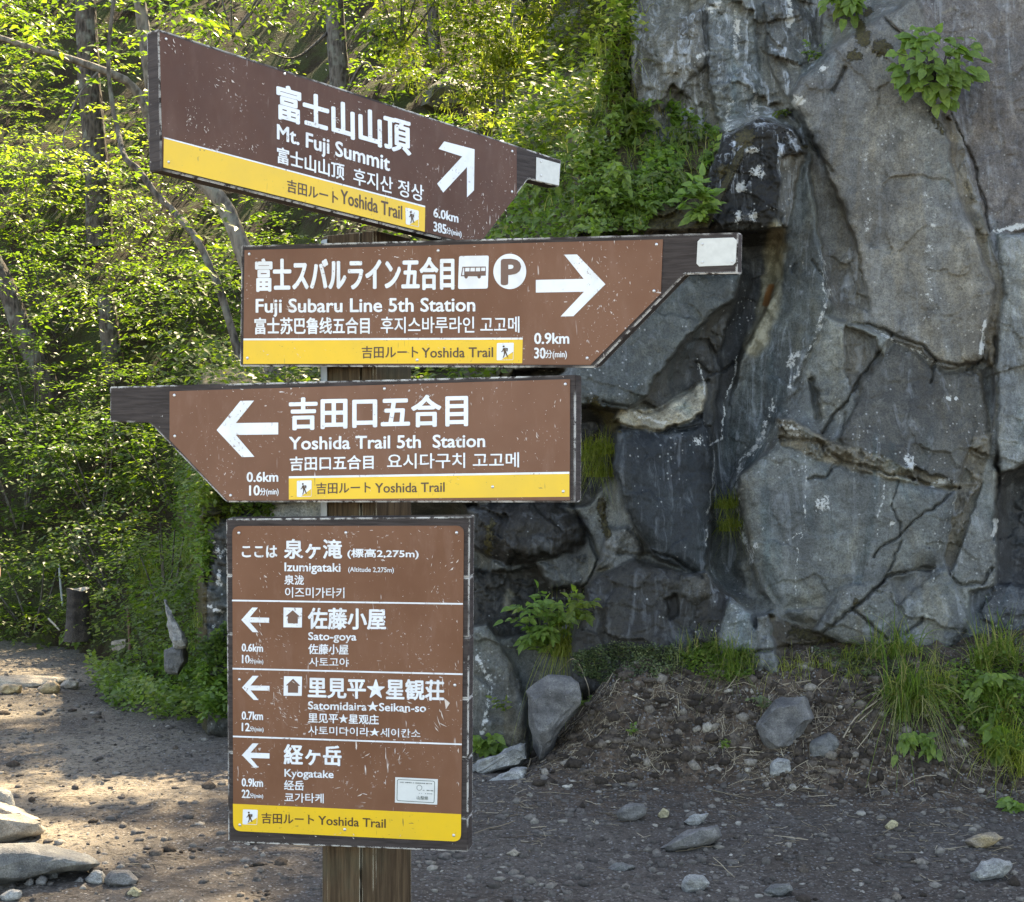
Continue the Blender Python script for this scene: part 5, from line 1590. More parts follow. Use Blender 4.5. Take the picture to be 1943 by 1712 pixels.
# ---- herbs and creepers on the mossy shelf beside the cliff
acc = Acc(); ac2 = Acc()
poly = [(895, 450), (930, 380), (1000, 300), (1090, 235), (1190, 190), (1290, 195), (1345, 235), (1365, 270), (1335, 330), (1290, 380), (1240, 400), (1215, 450)]
uv = PolyPick(poly).sample(6500, r)
dd = cliff_d(uv[:, 0], uv[:, 1])
dens = fbm(uv[:, 0] / 60, uv[:, 1] / 60, 3, 15)
P0 = ray(uv[:, 0], uv[:, 1], dd - 0.015 - np.clip(0.10 + 0.16 * dens, 0, .3) * r.uniform(0.1, 1, len(uv)))
ax = unit(np.stack([r.normal(0, .8, len(P0)), r.normal(-.8, .4, len(P0)), r.normal(-.25, .45, len(P0))], 1))
nm = np.stack([r.normal(0, .45, len(P0)), np.full(len(P0), -.75) + r.normal(0, .35, len(P0)), np.full(len(P0), .8)], 1)
l = np.where(r.random(len(P0)) < .16, .06, .032) * r.uniform(.7, 1.3, len(P0))
kp = (dens > -.22) | (uv[:, 1] > 330)
P0, ax, nm, l, dens = P0[kp], ax[kp], nm[kp], l[kp], dens[kp]
leaves(acc, P0, ax, nm, l, l * r.uniform(.5, .85, len(P0)), np.clip(.42 + .5 * dens + r.normal(0, .2, len(P0)), 0, 1))
o = acc.build("shelf_herbs", M_IVY); tag(o, kind="stuff")
uv = PolyPick(poly).sample(170, r)
for p in ray(uv[:, 0], uv[:, 1], cliff_d(uv[:, 0], uv[:, 1]) - .02):
    grass(ac2, p, int(r.integers(3, 9)), r.uniform(.08, .22), .005, r, .03, 1.3, (0, -.9, 0))
o = ac2.build("shelf_grass", M_GRASS); tag(o, kind="stuff")


def shrub(px, ln, per, nspr, R, label, mat, w=0.55, seed=0, group=None, name="shrub", rb=None, lift=0.6, droop=0.3, rad=0.28, d=None):
    """leafy bush: stems from one root and layered sprays"""
    rr = np.random.default_rng(1000 + seed)
    u, v = px
    root = ray(u, v, d if d else float(first_hit(u, v)[0]))
    e = empty(name, root); tag(e, label, "shrub", group)
    acc = Acc()
    c = root + np.array([0, -0.15, R[2] * lift])
    blob_foliage(acc, c, R, int(nspr * 1.05), max(10, int(per * .85)), ln * 1.15, rr, w, rad * 1.1, 0.35, droop, rb)
    acc.build("foliage", mat, e, base=root)
    st = Acc()
    for i in range(5):
        dv = unit(rr.normal(0, 1, 3) * [1, .7, .3] + [0, 0, .7])
        path = spline([root - [0, 0, .05], root + dv * R * .35 + [0, 0, R[2] * .2], c + dv * R * .75], 7)
        V, F = tube(path, np.linspace(.011, .004, 7), 5)
        st.add(V, F, .3)
    st.build("stem", M_BARK, e, base=root, smooth=True)
    return e


def tree(name, pts, radii, mat, label, d, crown=None, limbs=(), seed=0, leafmat=None, ln=0.06, sprays=(), group=None):
    """trunk along photo pixels pts at distance d (ground end first), limbs, crown above"""
    rr = np.random.default_rng(500 + seed)
    P_ = np.array(pts, float)
    dd = np.broadcast_to(np.asarray(d, float), (len(P_),))
    path = ray(P_[:, 0], P_[:, 1], dd)
    root = path[0].copy()
    e = empty(name, root); tag(e, label, "tree", group)
    n = max(12, len(pts) * 5)
    q = spline(path, n)
    rad = np.interp(np.linspace(0, 1, n), np.linspace(0, 1, len(radii)), radii) / 2 / F_PX * path[0, 1]      # widths in photo px
    ac = Acc()
    V, F = tube(q, rad, 14, 0.05, seed); ac.add(V, F, 0)
    for lp, r0, r1 in limbs:
        lq = np.array([ray(a, b, c) for a, b, c in lp])
        lq = spline(lq, 14)
        V, F = tube(lq, np.linspace(r0, r1, 14), 8, 0.06, seed); ac.add(V, F, 0)
    la = Acc()
    if crown:
        cc, R, ns, per = crown
        cc = np.asarray(cc, float)
        for i in range(9):
            dv = unit(rr.normal(0, 1, 3) * [1, 1, .4])
            lq = spline([q[-1] - [0, 0, .4 * i * .2], (q[-1] + cc) / 2 + dv * R * .3, cc + dv * np.array(R) * .8], 8)
            V, F = tube(lq, np.linspace(rad[-1] * .5, .008, 8), 5); ac.add(V, F, 0)
        blob_foliage(la, cc, R, ns, per, ln, rr, .55, .42, .2, .25)
    for (u, v, ds, out, rd, npl, b) in sprays:
        spray(la, ray(u, v, ds), out, rd, npl, ln, rr, .5, b, .35)
    ac.build("trunk", mat, e, base=root, smooth=True)
    if la.n: la.build("crown", leafmat or M_LEAF, e, base=root)
    return e


def hang(r_, box, dists, n, rd=(.25, .5), per=(20, 40), b=(.3, .9)):
    """hanging leaf sprays scattered in a photo region"""
    out = []
    for _ in range(n):
        a = r_.normal(-1.4, .9)
        out.append((r_.uniform(box[0], box[2]), r_.uniform(box[1], box[3]), r_.uniform(*dists), (math.cos(a), math.sin(a), r_.uniform(-.3, .15)), r_.uniform(*rd), int(r_.integers(*per)), r_.uniform(*b)))
    return out


d1 = float(hill_hit(182, 455)[0]) - .5
tree("broadleaf_tree", [(190, 470), (184, 330), (170, 160), (160, -60), (150, -400)], [52, 46, 42, 38, 26], M_BARKD,
     "thick dark upright trunk at the far left, left of the top board", d1, ((-3.9, d1 + .3, 8.2), (1.6, 1.6, 1.8), 120, 28), seed=1,
     sprays=hang(r, (-40, 40, 260, 330), (d1 - 1.6, d1 - .3), 34, b=(.55, 1.0)) + hang(r, (60, 330, 260, 480), (d1 - 1.2, d1 - .3), 12), leafmat=M_LEAFY)
d2 = float(hill_hit(640, 235)[0])
tree("conifer_tree", [(650, 250), (644, 150), (634, 0), (622, -300), (612, -700)], [42, 39, 36, 34, 24], M_BARK,
     "straight grey trunk rising behind the middle of the top board", d2, ((-1.1, d2 + .4, 8.4), (1.3, 1.3, 1.7), 100, 28), seed=2,
     limbs=[([(650, 190, d2), (690, 120, d2 - .3), (720, 150, d2 - .8)], .02, .005), ([(625, 60, d2), (560, 110, d2 - .3), (500, 95, d2 - .6)], .018, .005)])
d3 = float(hill_hit(825, 110)[0])
tree("conifer_tree", [(832, 130), (824, 60), (818, -60), (810, -400)], [26, 24, 23, 16], M_BARK,
     "thin grey trunk farther up the slope, right of the straight grey one", d3, ((0.5, d3 + .2, 9.6), (1.2, 1.2, 1.6), 90, 28), seed=3)
tree("birch_tree", [(455, 680), (420, 560), (400, 510), (372, 452), (330, 402), (296, 368), (262, 322), (238, 300), (224, 250), (212, 190), (206, 100), (222, -60), (240, -300)],
     [15, 15, 14, 13, 13, 12, 12, 11, 10, 9, 8, 7, 5], M_BARK, "slender crooked grey tree leaning left below the top board", [9.6] * 4 + [9.8] * 4 + [10.0] * 5, seed=4,
     sprays=hang(r, (150, -40, 380, 330), (9.6, 10.4), 16, (.2, .4), (16, 30)))
tree("birch_tree", [(540, 860), (520, 700), (490, 560), (452, 452), (418, 380), (352, 310), (304, 230), (284, 130), (268, 20), (250, -120), (240, -400)], [40, 38, 36, 33, 31, 30, 29, 27, 24, 20, 16], M_BARKP,
     "pale barked tree behind the top board's left end, one long branch reaching left", 10.4,
     limbs=[([(292, 268, 10.4), (276, 205, 10.3), (245, 158, 10.2), (190, 132, 10.1), (120, 108, 10.0), (60, 92, 9.9), (-20, 66, 9.8), (-120, 50, 9.7)], .034, .014),
            ([(268, 20, 10.4), (275, -30, 10.4), (300, -120, 10.5)], .02, .008), ([(190, 132, 10.1), (150, 180, 10.0), (120, 260, 9.9), (130, 300, 9.9)], .008, .003)], seed=5,
     sprays=hang(r, (-60, -60, 320, 120), (9.7, 10.6), 26, (.22, .42), (16, 34), (.2, .7)) + hang(r, (320, 380, 470, 730), (9.3, 10.1), 26, (.22, .4), (14, 26), (.3, .8)))
d6 = float(hill_hit(80, 740)[0])
tree("broadleaf_tree", [(110, 790), (72, 690), (40, 620), (10, 540), (-40, 420), (-90, 100), (-110, -200)], [46, 44, 40, 36, 32, 24, 18], M_BARKD,
     "dark trunk leaning out of the picture at the left edge, low down", d6 - .3, seed=6, sprays=hang(r, (-60, 480, 200, 760), (d6 - 1.2, d6 - .3), 14, (.2, .4), (16, 30), (.1, .6)))
d7 = float(hill_hit(212, 690)[0])
tree("broadleaf_tree", [(228, 760), (214, 680), (206, 610), (200, 560)], [44, 40, 36, 30], M_BARKD,
     "broken short dark trunk half hidden in leaves, above the left tip of the third board", d7 - .2, seed=7, sprays=hang(r, (120, 500, 330, 640), (d7 - 1.2, d7 - .4), 14, (.25, .4), (16, 30), (.3, .8)))
# unseen trees added uphill, crowns placed above view to shade sign and trail
for i, (x, y, zr, cc, R, ns) in enumerate([(1.7, 12.9, 5.6, (1.95, 12.8, 8.4), (1.0, 1.2, 1.5), 95), (-0.1, 14.6, 5.0, (0.25, 14.9, 8.6), (1.3, .75, 1.0), 60), (2.3, 13.5, 7.5, (2.2, 13.4, 10.6), (1.4, 1.4, 1.6), 100)]):
    rt = np.array((x, y, float(hill_at(np.array([x]), np.array([y]))[0]) - .1))
    e = empty("broadleaf_tree", rt)
    tag(e, ["tree whose leaves hang over the slope just left of the cliff top", "tree high on the slope above the right end of the top board", "tree rooted on top of the cliff"][i], "tree")
    rr = np.random.default_rng(900 + i)
    ac, la = Acc(), Acc()
    V, F = tube(spline([rt, (rt + cc) / 2 + [.1, 0, 0], np.array(cc) + [0, 0, .8]], 10), np.linspace(.085, .03, 10), 10, .05, i); ac.add(V, F, 0)
    for k in range(8):
        dv = unit(rr.normal(0, 1, 3) * [1, 1, .4])
        V, F = tube(spline([np.array(cc) - [0, 0, .6], np.array(cc) + dv * np.array(R) * .4, np.array(cc) + dv * np.array(R) * .85], 8), np.linspace(.03, .007, 8), 5); ac.add(V, F, 0)
    blob_foliage(la, cc, R, ns, 28, .075, rr, .55, .42, .2, .25)
    if i == 0:  # extra unseen foliage, shaped to break the sun on the trail into bands
        blob_foliage(la, (0.30, 11.3, 6.1), (1.0, .8, .45), 20, 26, .085, rr, .55, .42, .1, .25)
        blob_foliage(la, (0.1, 11.6, 6.35), (1.7, .16, .2), 34, 22, .08, rr, .6, .24, .1, .25)
        V, F = tube(spline([np.array(cc) - [0, 0, 1.2], (1.1, 12.0, 6.9), (0.0, 11.1, 6.1)], 9), np.linspace(.035, .01, 9), 6); ac.add(V, F, 0)
    ac.build("trunk", M_BARK, e, base=rt, smooth=True); la.build("crown", M_LEAF, e, base=rt)

# ---- shrubs of the left bank
SH = [((60, 1205), .040, 26, 60, (.62, .5, .55), "bush at the left edge where the trail bends out of sight", M_LEAF, .55),
      ((215, 1130), .040, 26, 55, (.5, .45, .5), "bush behind the tree stump", M_LEAFD, .55),
      ((310, 1180), .036, 26, 55, (.42, .4, .5), "bush above the wooden stake", M_LEAF, .5),
      ((40, 1010), .05, 26, 70, (.7, .6, .7), "dark bush above the stone step at the left edge", M_LEAFD, .55),
      ((190, 990), .05, 26, 70, (.7, .6, .65), "dark bush above the tree stump", M_LEAFD, .5),
      ((330, 960), .045, 26, 60, (.55, .5, .55), "leafy bush below the slanted edge of the third board", M_LEAF, .5),
      ((60, 830), .05, 28, 75, (.8, .7, .75), "shady bush left of the tip of the third board", M_LEAFD, .5),
      ((230, 860), .046, 28, 60, (.6, .6, .6), "feathery bush right below the tip of the third board", M_LEAF, .38),
      ((110, 640), .05, 28, 75, (.85, .7, .75), "broad bush between the two dark trunks at the left", M_LEAF, .5),
      ((330, 640), .045, 28, 65, (.7, .6, .6), "bush left of the second board", M_LEAF, .42),
      ((60, 440), .055, 28, 70, (.9, .8, .8), "bright yellow-green bush at the left edge below the long branch", M_LEAFY, .6),
      ((280, 450), .045, 28, 60, (.7, .6, .6), "bush under the left end of the top board", M_LEAF, .45),
      ((480, 600), .045, 26, 50, (.55, .5, .5), "bush between the top and second boards, left of the post", M_LEAF, .45),
      ((440, 60), .055, 28, 75, (1.0, .9, .9), "shady bush above the left half of the top board", M_LEAFD, .45),
      ((760, 80), .05, 28, 60, (.8, .7, .7), "bush between the two grey conifer trunks", M_LEAF, .5),
      ((60, 60), .06, 28, 70, (1.1, .9, .9), "tall bush in the upper left corner", M_LEAF, .55)]
for i, (px, ln, per, ns, R, lab, mt, w) in enumerate(SH):
    shrub(px, ln, per, ns, R, lab, mt, w, i)


def leafy_plant(root, tips, ln, label, mat, seed=0, pairs=4, w=0.55, name="leafy_plant", tm=LEAF_M, stemr=.0022, term=True, rb=.5, mat_stem=None):
    """plant with arching stems carrying paired leaves; root and tips = world points"""
    rr = np.random.default_rng(3000 + seed)
    root = np.asarray(root, float)
    e = empty(name, root); tag(e, label, "plant")
    la, st = Acc(), Acc()
    for tp in tips:
        tp = np.asarray(tp, float)
        mid = (root + tp) / 2 + np.array([0, -.02, .35 * np.linalg.norm(tp - root) * rr.uniform(.4, 1)])
        q = spline([root + rr.normal(0, .01, 3), mid, tp], 10)
        V, F = tube(q, np.linspace(stemr, stemr * .5, 10), 5); st.add(V, F, .5)
        b = np.clip(rb + rr.normal(0, .2), 0, 1)
        td = unit(np.gradient(q, axis=0))
        for k in range(pairs):
            i = int(9 - (k + .6) * 7 / pairs)
            for s in (-1, 1):
                sd = unit(np.cross(td[i], [0, 0, 1.0])) * s
                ax = sd * .9 + td[i] * .5 + np.array([0, -.15, -.3]) + rr.normal(0, .2, 3)
                l = ln * rr.uniform(.7, 1.15)
                leaves(la, q[i][None] + rr.normal(0, .004, (1, 3)), ax[None], (np.array([0, -.75, .6]) + rr.normal(0, .35, 3))[None], l, l * w, np.clip(b + rr.normal(0, .1), 0, 1), tm)
        if term:
            l = ln * rr.uniform(.9, 1.3)
            leaves(la, q[-1:], (td[-1] + [0, -.1, -.35])[None], (np.array([0, -.75, .6]) + rr.normal(0, .25, 3))[None], l, l * w, b, tm)
    la.build("foliage", mat, e, base=root)
    st.build("stem", mat_stem or M_STEM, e, base=root, smooth=True)
    return e


def fan_tips(px, d, rad, n, rr, out=0.2, up=0.0):
    """tips of stems spread over a photo ellipse in front of distance d"""
    t = []
    for i in range(n):
        a = rr.uniform(0, 6.28); q = math.sqrt(rr.uniform(.1, 1))
        t.append(ray(px[0] + rad[0] * q * math.cos(a), px[1] + rad[1] * q * math.sin(a), d - out * rr.uniform(.3, 1)))
    return t


# ---- the big-leaved plant on the cliff
rr = np.random.default_rng(77)
rootd = float(cliff_d(1775, 170)); root = ray(1775, 165, rootd)
e = empty("cliff_plant", root); tag(e, "big-leaved green plant growing from the crack at the top right of the cliff", "plant")
la, st = Acc(), Acc()
n = 0
while n < 190:
    a = rr.uniform(0, 6.28); q = math.sqrt(rr.uniform(0, 1))
    u, v = 1780 + 78 * q * math.cos(a) + rr.normal(0, 4), 122 + 76 * q * math.sin(a) + rr.normal(0, 5)
    if v > 175 and 1740 < u < 1775 and rr.random() < .8: continue
    if v > 155 and u > 1820: continue
    if v < 70 and u > 1790: continue
    p = ray(u, v, rootd - .06 - .22 * (1 - q) * rr.uniform(.4, 1) - .05 * rr.random())
    out = unit(np.array([(u - 1780) / 80, -.45, -.55 - .5 * (v - 120) / 80]) + rr.normal(0, .22, 3))
    l = .070 * rr.uniform(.55, 1.2)
    leaves(la, p[None], out[None], (np.array([.2 * (u - 1780) / 80, -.95, .45]) + rr.normal(0, .3, 3))[None], l, l * rr.uniform(.68, .9), np.clip(.45 + rr.normal(0, .25), 0, 1), LEAF_M)
    if n % 3 == 0:
        V, F = tube(spline([root, (root + p) / 2 + [0, -.05, .03], p], 7), np.linspace(.003, .0015, 7), 5); st.add(V, F, .5)
    n += 1
la.build("foliage", M_BROAD, e, base=root)
V, F = tube(spline([ray(1690, 40, float(cliff_d(1690, 40)) - .02), ray(1712, 62, float(cliff_d(1712, 62)) - .03), ray(1735, 82, rootd - .1), root], 9), .004, 6); st.add(V, F, .1)
st.build("stem", M_BARKD, e, base=root, smooth=True)

# ---- leafy plants
def at(u, v, dz=0.0): return ray(u, v, float(first_hit(u, v)[0]) - dz)


PL = [((1030, 1235), (1020, 1175), (66, 62), 38, .056, "bright leafy plant in the rocks just right of the information board", M_BROAD, .42, .25),
      ((1100, 1180), (1100, 1145), (28, 32), 9, .05, "yellow-green leafy plant right of the bright leafy one", M_LEAFY, .5, .15),
      ((925, 1425), (930, 1410), (34, 16), 10, .06, "low light green plant above the pale blue slate rock", M_BROAD, .6, .1),
      ((958, 1350), (948, 1330), (16, 18), 4, .03, "tiny fern on the grey boulder beside the information board", M_LEAFY, .4, .06),
      ((1330, 425), (1325, 375), (36, 46), 13, .062, "light green leafy plant under the dark overhang above the second board", M_BROAD, .5, .15),
      ((1610, 20), (1595, 5), (44, 32), 14, .07, "light green plant hanging over the top edge of the cliff", M_BROAD, .5, .2),
      ((1540, 110), (1545, 95), (30, 28), 8, .03, "thin mossy herb in the crack left of the smooth slab", M_IVY, .5, .06),
      ((1490, 222), (1480, 212), (22, 10), 4, .032, "small yellow-green sprig on top of the dark overhang", M_LEAFY, .5, .08),
      ((1735, 1400), (1745, 1430), (48, 30), 12, .05, "leafy green plant at the foot of the hanging grass on the bank", M_BROAD, .5, .12),
      ((1885, 1310), (1900, 1320), (60, 44), 20, .055, "broad-leaved weeds at the right edge of the bank", M_IVY, .5, .15),
      ((1890, 1400), (1895, 1410), (36, 36), 11, .075, "large-leaved weed below the others at the right edge", M_IVY, .6, .15),
      ((1925, 1532), (1920, 1525), (20, 14), 8, .05, "small bright weed lowest at the right edge", M_BROAD, .6, .06),
      ((1375, 1420), (1375, 1408), (14, 12), 4, .018, "tiny seedling on the bank left of the large angular rock", M_IVY, .6, .04),
      ((1200, 1395), (1200, 1385), (14, 22), 4, .018, "tiny creeping sprig in the middle of the bank", M_IVY, .6, .04),
      ((1445, 1345), (1440, 1335), (24, 14), 5, .02, "small grey-green herb on top left of the large angular rock", M_MAT, .6, .05),
      ((1110, 1340), (1090, 1330), (34, 20), 6, .018, "creeping herb right of the wedge-shaped rock", M_IVY, .6, .05)]
for i, (rt, c, rad, nt, ln, lab, mt, w, out) in enumerate(PL):
    rr = np.random.default_rng(60 + i)
    root = at(*rt)
    leafy_plant(root, fan_tips(c, root[1], rad, nt, rr, out), ln, lab, mt, i, 4 if ln > .035 else 3, w, "leafy_plant", LEAF_M, .0018 if ln > .03 else .001)

for i, (u, v, rad_, n_, ln_) in enumerate([(1120, 270, (50, 34), 8, .045), (1215, 238, (46, 30), 8, .045), (1300, 255, (40, 34), 8, .04), (1030, 345, (54, 32), 8, .05), (1170, 345, (50, 32), 8, .045), (1265, 335, (44, 30), 7, .045)]):
    rr = np.random.default_rng(80 + i)
    root = at(u, v + 14)
    leafy_plant(root, fan_tips((u, v), root[1], rad_, n_, rr, .22), ln_, ["leafy herb at the left part of the green shelf, top row", "yellowish leafy herb in the middle of the green shelf's top edge", "leafy herb at the right end of the green shelf, against the rock", "leafy herb near the white end plate of the top board", "leafy herb in the middle of the green shelf, above the second board", "leafy herb left of the light green plant under the dark overhang"][i],
                [M_IVY, M_LEAFY, M_LEAF, M_BROAD, M_IVY, M_LEAF][i], 40 + i, 4, .5)
# ---- grass tufts
def tuft(spots, label, n, L, w, mat=M_GRASS, seed=0, bias=(0, -.8, 0), droop=1.2, spread=.03, rnd=(.2, .9), cat="grass tuft", dz=-.01):
    rr = np.random.default_rng(4000 + seed)
    acc = Acc()
    for s in spots:
        grass(acc, at(s[0], s[1], dz), n, L, w, rr, spread, droop, bias, rnd, 7)
    b = at(*spots[0])
    o = acc.build("grass_tuft", mat, base=b)
    tag(o, label, cat)
    return o


tuft([(1125, 868), (1150, 862), (1110, 875), (1140, 905)], "overhanging grass tuft right of the third board", 110, .22, .0045, M_GRASSY, seed=1, droop=1.9, bias=(-.3, -1.6, 0), dz=.22)
tuft([(1375, 965), (1385, 960)], "short grass tuft in the dark crease of the cliff", 90, .15, .004, M_GRASSY, seed=2, droop=1.8, bias=(-.6, -1.2, 0), dz=.12)
tuft([(1380, 1008), (1388, 1000)], "lower grass tuft in the dark crease of the cliff", 80, .15, .004, M_GRASSY, seed=3, droop=1.8, bias=(-.4, -1.2, 0), dz=.12)
tuft([(1068, 1245), (1075, 1240)], "brownish grass hanging over the wedge-shaped rock", 90, .42, .004, M_GRASSY, seed=4, droop=2.2, bias=(0, -1.6, 0), rnd=(.5, 1))
tuft([(1330, 1240), (1360, 1235), (1395, 1245), (1300, 1250), (1425, 1262)], "thick bright grass at the foot of the cliff above the bank", 75, .20, .005, seed=5, droop=1.5)
tuft([(1390, 1290), (1375, 1280)], "drooping grass below the thick bright grass", 70, .28, .004, seed=6, droop=1.9)
tuft([(1725, 1340), (1700, 1330), (1745, 1350), (1715, 1365)], "long grass hanging down the bank at the right", 75, .42, .0085, seed=7, droop=2.0)
tuft([(1690, 1250), (1720, 1245), (1655, 1255)], "arching grass against the cliff above the hanging grass", 45, .34, .0075, seed=8, droop=1.5)
tuft([(1612, 1250), (1626, 1254)], "small yellowish grass left of the arching grass", 40, .14, .004, M_GRASSY, seed=9, droop=1.4)
tuft([(1880, 1260), (1905, 1255), (1860, 1275), (1925, 1270)], "upright bright grass at the right edge against the cliff", 60, .30, .0085, seed=10, droop=1.0)
tuft([(1890, 1350), (1870, 1360), (1905, 1372)], "grass among the weeds at the right edge", 60, .34, .008, seed=11, droop=1.6)
tuft([(1925, 1430), (1900, 1450), (1880, 1440), (1935, 1470)], "dry straggling grass low at the right edge", 60, .32, .006, M_GRASSY, seed=12, droop=1.6, rnd=(.4, 1))
tuft([(960, 110), (985, 130), (940, 130)], "bright sunlit grass tuft on the slope above the top board", 70, .42, .012, M_GRASSY, seed=13, droop=1.5, spread=.1)
tuft([(365, 1040), (358, 1060), (372, 1068)], "grass hanging over the dark rock left of the information board", 60, .30, .006, seed=14, droop=2.0)
tuft([(278, 1080), (290, 1092), (284, 1110)], "yellowish grass on the bank above the pale pointed rock", 60, .30, .006, M_GRASSY, seed=15, droop=1.9)
tuft([(385, 1190), (372, 1230)], "mossy grass at the foot of the dark rock left of the information board", 50, .16, .005, seed=16, droop=1.8)

tuft([(1165, 100), (1160, 120), (1170, 135)], "straggly grass hanging down the cliff's left edge at the top", 26, .22, .005, M_GRASSY, seed=21, droop=1.9, spread=.06, bias=(0, -1, 0))
tuft([(1140, 206), (1128, 211), (1151, 210)], "tall grass on the shelf below the dark rock", 45, .32, .006, M_GRASS, seed=22, droop=1.5, spread=.05)
tuft([(1520, 1268), (1570, 1275), (1500, 1285), (1610, 1290)], "dry tangled grass on top of the bank left of the arching grass", 40, .24, .0032, M_GRASSY, seed=23, droop=1.9, rnd=(.6, 1), spread=.06)
tuft([(1770, 1300), (1795, 1320), (1760, 1330)], "dry grass between the hanging grass and the weeds", 50, .34, .0035, M_GRASSY, seed=24, droop=1.8, rnd=(.5, 1), spread=.05)
# ---- low herbs: patches that read as one mass
def patch(name, poly, n, ln, mat, off=(.0, .05), seed=0, w=(.5, .8)):
    rr = np.random.default_rng(7000 + seed)
    uv = PolyPick(poly).sample(n, rr)
    P_ = px_hits(uv[:, 0], uv[:, 1])
    dn = fbm(uv[:, 0] / 30, uv[:, 1] / 30, 3, 25 + seed)
    keep = dn > -.45
    P_, dn = P_[keep], dn[keep]
    m = len(P_)
    h = rr.uniform(*off, m) * (1 + dn)
    P_ = P_ + np.stack([0 * h, -h * .5, h], 1)
    ax = unit(np.stack([rr.normal(0, 1, m), rr.normal(-.5, .7, m), rr.normal(0, .4, m)], 1))
    nm = np.stack([rr.normal(0, .4, m), -.4 + rr.normal(0, .4, m), np.full(m, .9)], 1)
    l = ln * rr.uniform(.6, 1.4, m)
    acc = Acc()
    leaves(acc, P_, ax, nm, l, l * rr.uniform(*w, m), np.clip(.45 + .5 * dn + rr.normal(0, .2, m), 0, 1))
    o = acc.build(name, mat); tag(o, kind="stuff")
    return o


patch("trailside_herbs", [(165, 1295), (230, 1265), (300, 1270), (380, 1275), (440, 1290), (440, 1370), (300, 1368), (215, 1345)], 5200, .034, M_IVY, (0, .14), 1)
patch("bank_cushion_plants", [(1085, 1245), (1140, 1228), (1280, 1232), (1300, 1260), (1270, 1290), (1150, 1300), (1090, 1280)], 5200, .011, M_MAT, (0, .03), 2, (.6, .9))
patch("bank_herbs", [(1285, 1250), (1340, 1228), (1430, 1245), (1440, 1280), (1380, 1300), (1310, 1280)], 1500, .018, M_IVY, (0, .04), 3)
patch("weedy_herbs", [(1765, 1330), (1800, 1275), (1880, 1262), (1990, 1270), (1990, 1480), (1900, 1450), (1850, 1400), (1800, 1380)], 3600, .022, M_IVY, (0, .08), 4)
patch("shaded_herbs", [(380, 1235), (445, 1200), (445, 1330), (360, 1330)], 1600, .028, M_LEAFD, (0, .10), 5)
patch("rock_moss", [(250, 1085), (330, 1050), (380, 1150), (372, 1260), (300, 1280), (250, 1240)], 4200, .024, M_IVY, (0, .14), 6)
patch("cliff_foot_moss", [(1540, 1235), (1660, 1250), (1780, 1262), (1790, 1300), (1680, 1300), (1560, 1275)], 1800, .014, M_MAT, (0, .03), 7)
patch("ledge_herbs", [(335, 800), (440, 900), (520, 960), (520, 1000), (380, 1000), (340, 960)], 3200, .03, M_LEAF, (0, .16), 8)
patch("slope_herbs", [(880, -40), (1210, -40), (1200, 120), (1130, 230), (1010, 280), (900, 240), (840, 120)], 3600, .05, M_LEAFY, (0, .25), 9)
patch("upper_shelf_herbs", [(930, 300), (1050, 215), (1190, 150), (1200, 200), (1100, 260), (960, 360)], 1500, .045, M_LEAF, (0, .2), 10)
patch("rock_edge_herbs", [(330, 890), (402, 890), (402, 1110), (330, 1110)], 2600, .032, M_IVY, (0, .10), 11)
patch("ledge_top_herbs", [(375, 660), (640, 660), (640, 745), (375, 745)], 2200, .036, M_LEAF, (0, .16), 12)
leafy_plant(at(152, 1222), fan_tips((150, 1205), at(152, 1222)[1], (34, 16), 9, np.random.default_rng(5), .25), .05, "leafy plant at the foot of the tree stump", M_IVY, 71, 4, .55)
patch("rock_step_herbs", [(470, 700), (640, 620), (900, 470), (985, 560), (960, 700), (890, 890), (640, 930), (470, 945)], 5200, .046, M_LEAF, (0, .22), 13)
# ------------------------------------------------------------------ tree stump, stake, fallen sticks
def build_stump():
    d = 11.25
    b = ray(146, 1216, d)
    e = empty("tree_stump", b); tag(e, "dark weathered tree stump with a pale cut top among the bushes at the left", "stump")
    rr = np.random.default_rng(5)
    n, k = 22, 9
    a = np.linspace(0, 2 * np.pi, n, endpoint=False)
    R = 20 / F_PX * d * (1 + .10 * np.sin(3 * a + 1) + .05 * np.sin(7 * a))
    H = 98 / F_PX * d
    V = []
    for i in range(k):
        t = i / (k - 1)
        fl = 1 + .28 * (1 - t) ** 2.5 + .03 * rr.normal(size=n)
        V.append(np.stack([R * fl * np.cos(a), R * fl * np.sin(a), t * H + .012 * np.sin(2 * a) * t + 0 * a], 1))
    V = np.concatenate(V) + b
    F = np.array([(i * n + j, i * n + (j + 1) % n, (i + 1) * n + (j + 1) % n, (i + 1) * n + j) for i in range(k - 1) for j in range(n)])
    mesh_np("stump_body", V, F, mat_stone("rotten_stump_wood", (0.022, 0.018, 0.014), (0.052, 0.043, 0.034), 1, .1, .02), e, True, base=b)
    top = V[-n:]
    Vt = np.concatenate([top + [0, 0, .001], top.mean(0)[None] + [0, 0, .006]])
    mesh_np("cut_top", Vt, np.array([(j, (j + 1) % n, n) for j in range(n)]), mat_stone("grey_cut_wood", (0.20, 0.185, 0.15), (0.33, 0.31, 0.26), 1, .1), e, base=b)
build_stump()


def stick(path, r0, r1, mat, name, label, cat, seg=7, jit=.06):
    q = spline([ray(*p) for p in path], 12)
    V, F = tube(q, np.linspace(r0, r1, 12), seg, jit, 3)
    cap = [np.arange(seg)[::-1], np.arange(len(V) - seg, len(V))]
    ac = Acc(); ac.add(V, F, .5)
    for c in cap:
        ac.add(np.vstack([V[c], V[c].mean(0)]), np.array([(i, (i + 1) % seg, seg) for i in range(seg)]), .5)
    o = ac.build(name, mat, base=q[0], smooth=True)
    tag(o, label, cat)
    return o


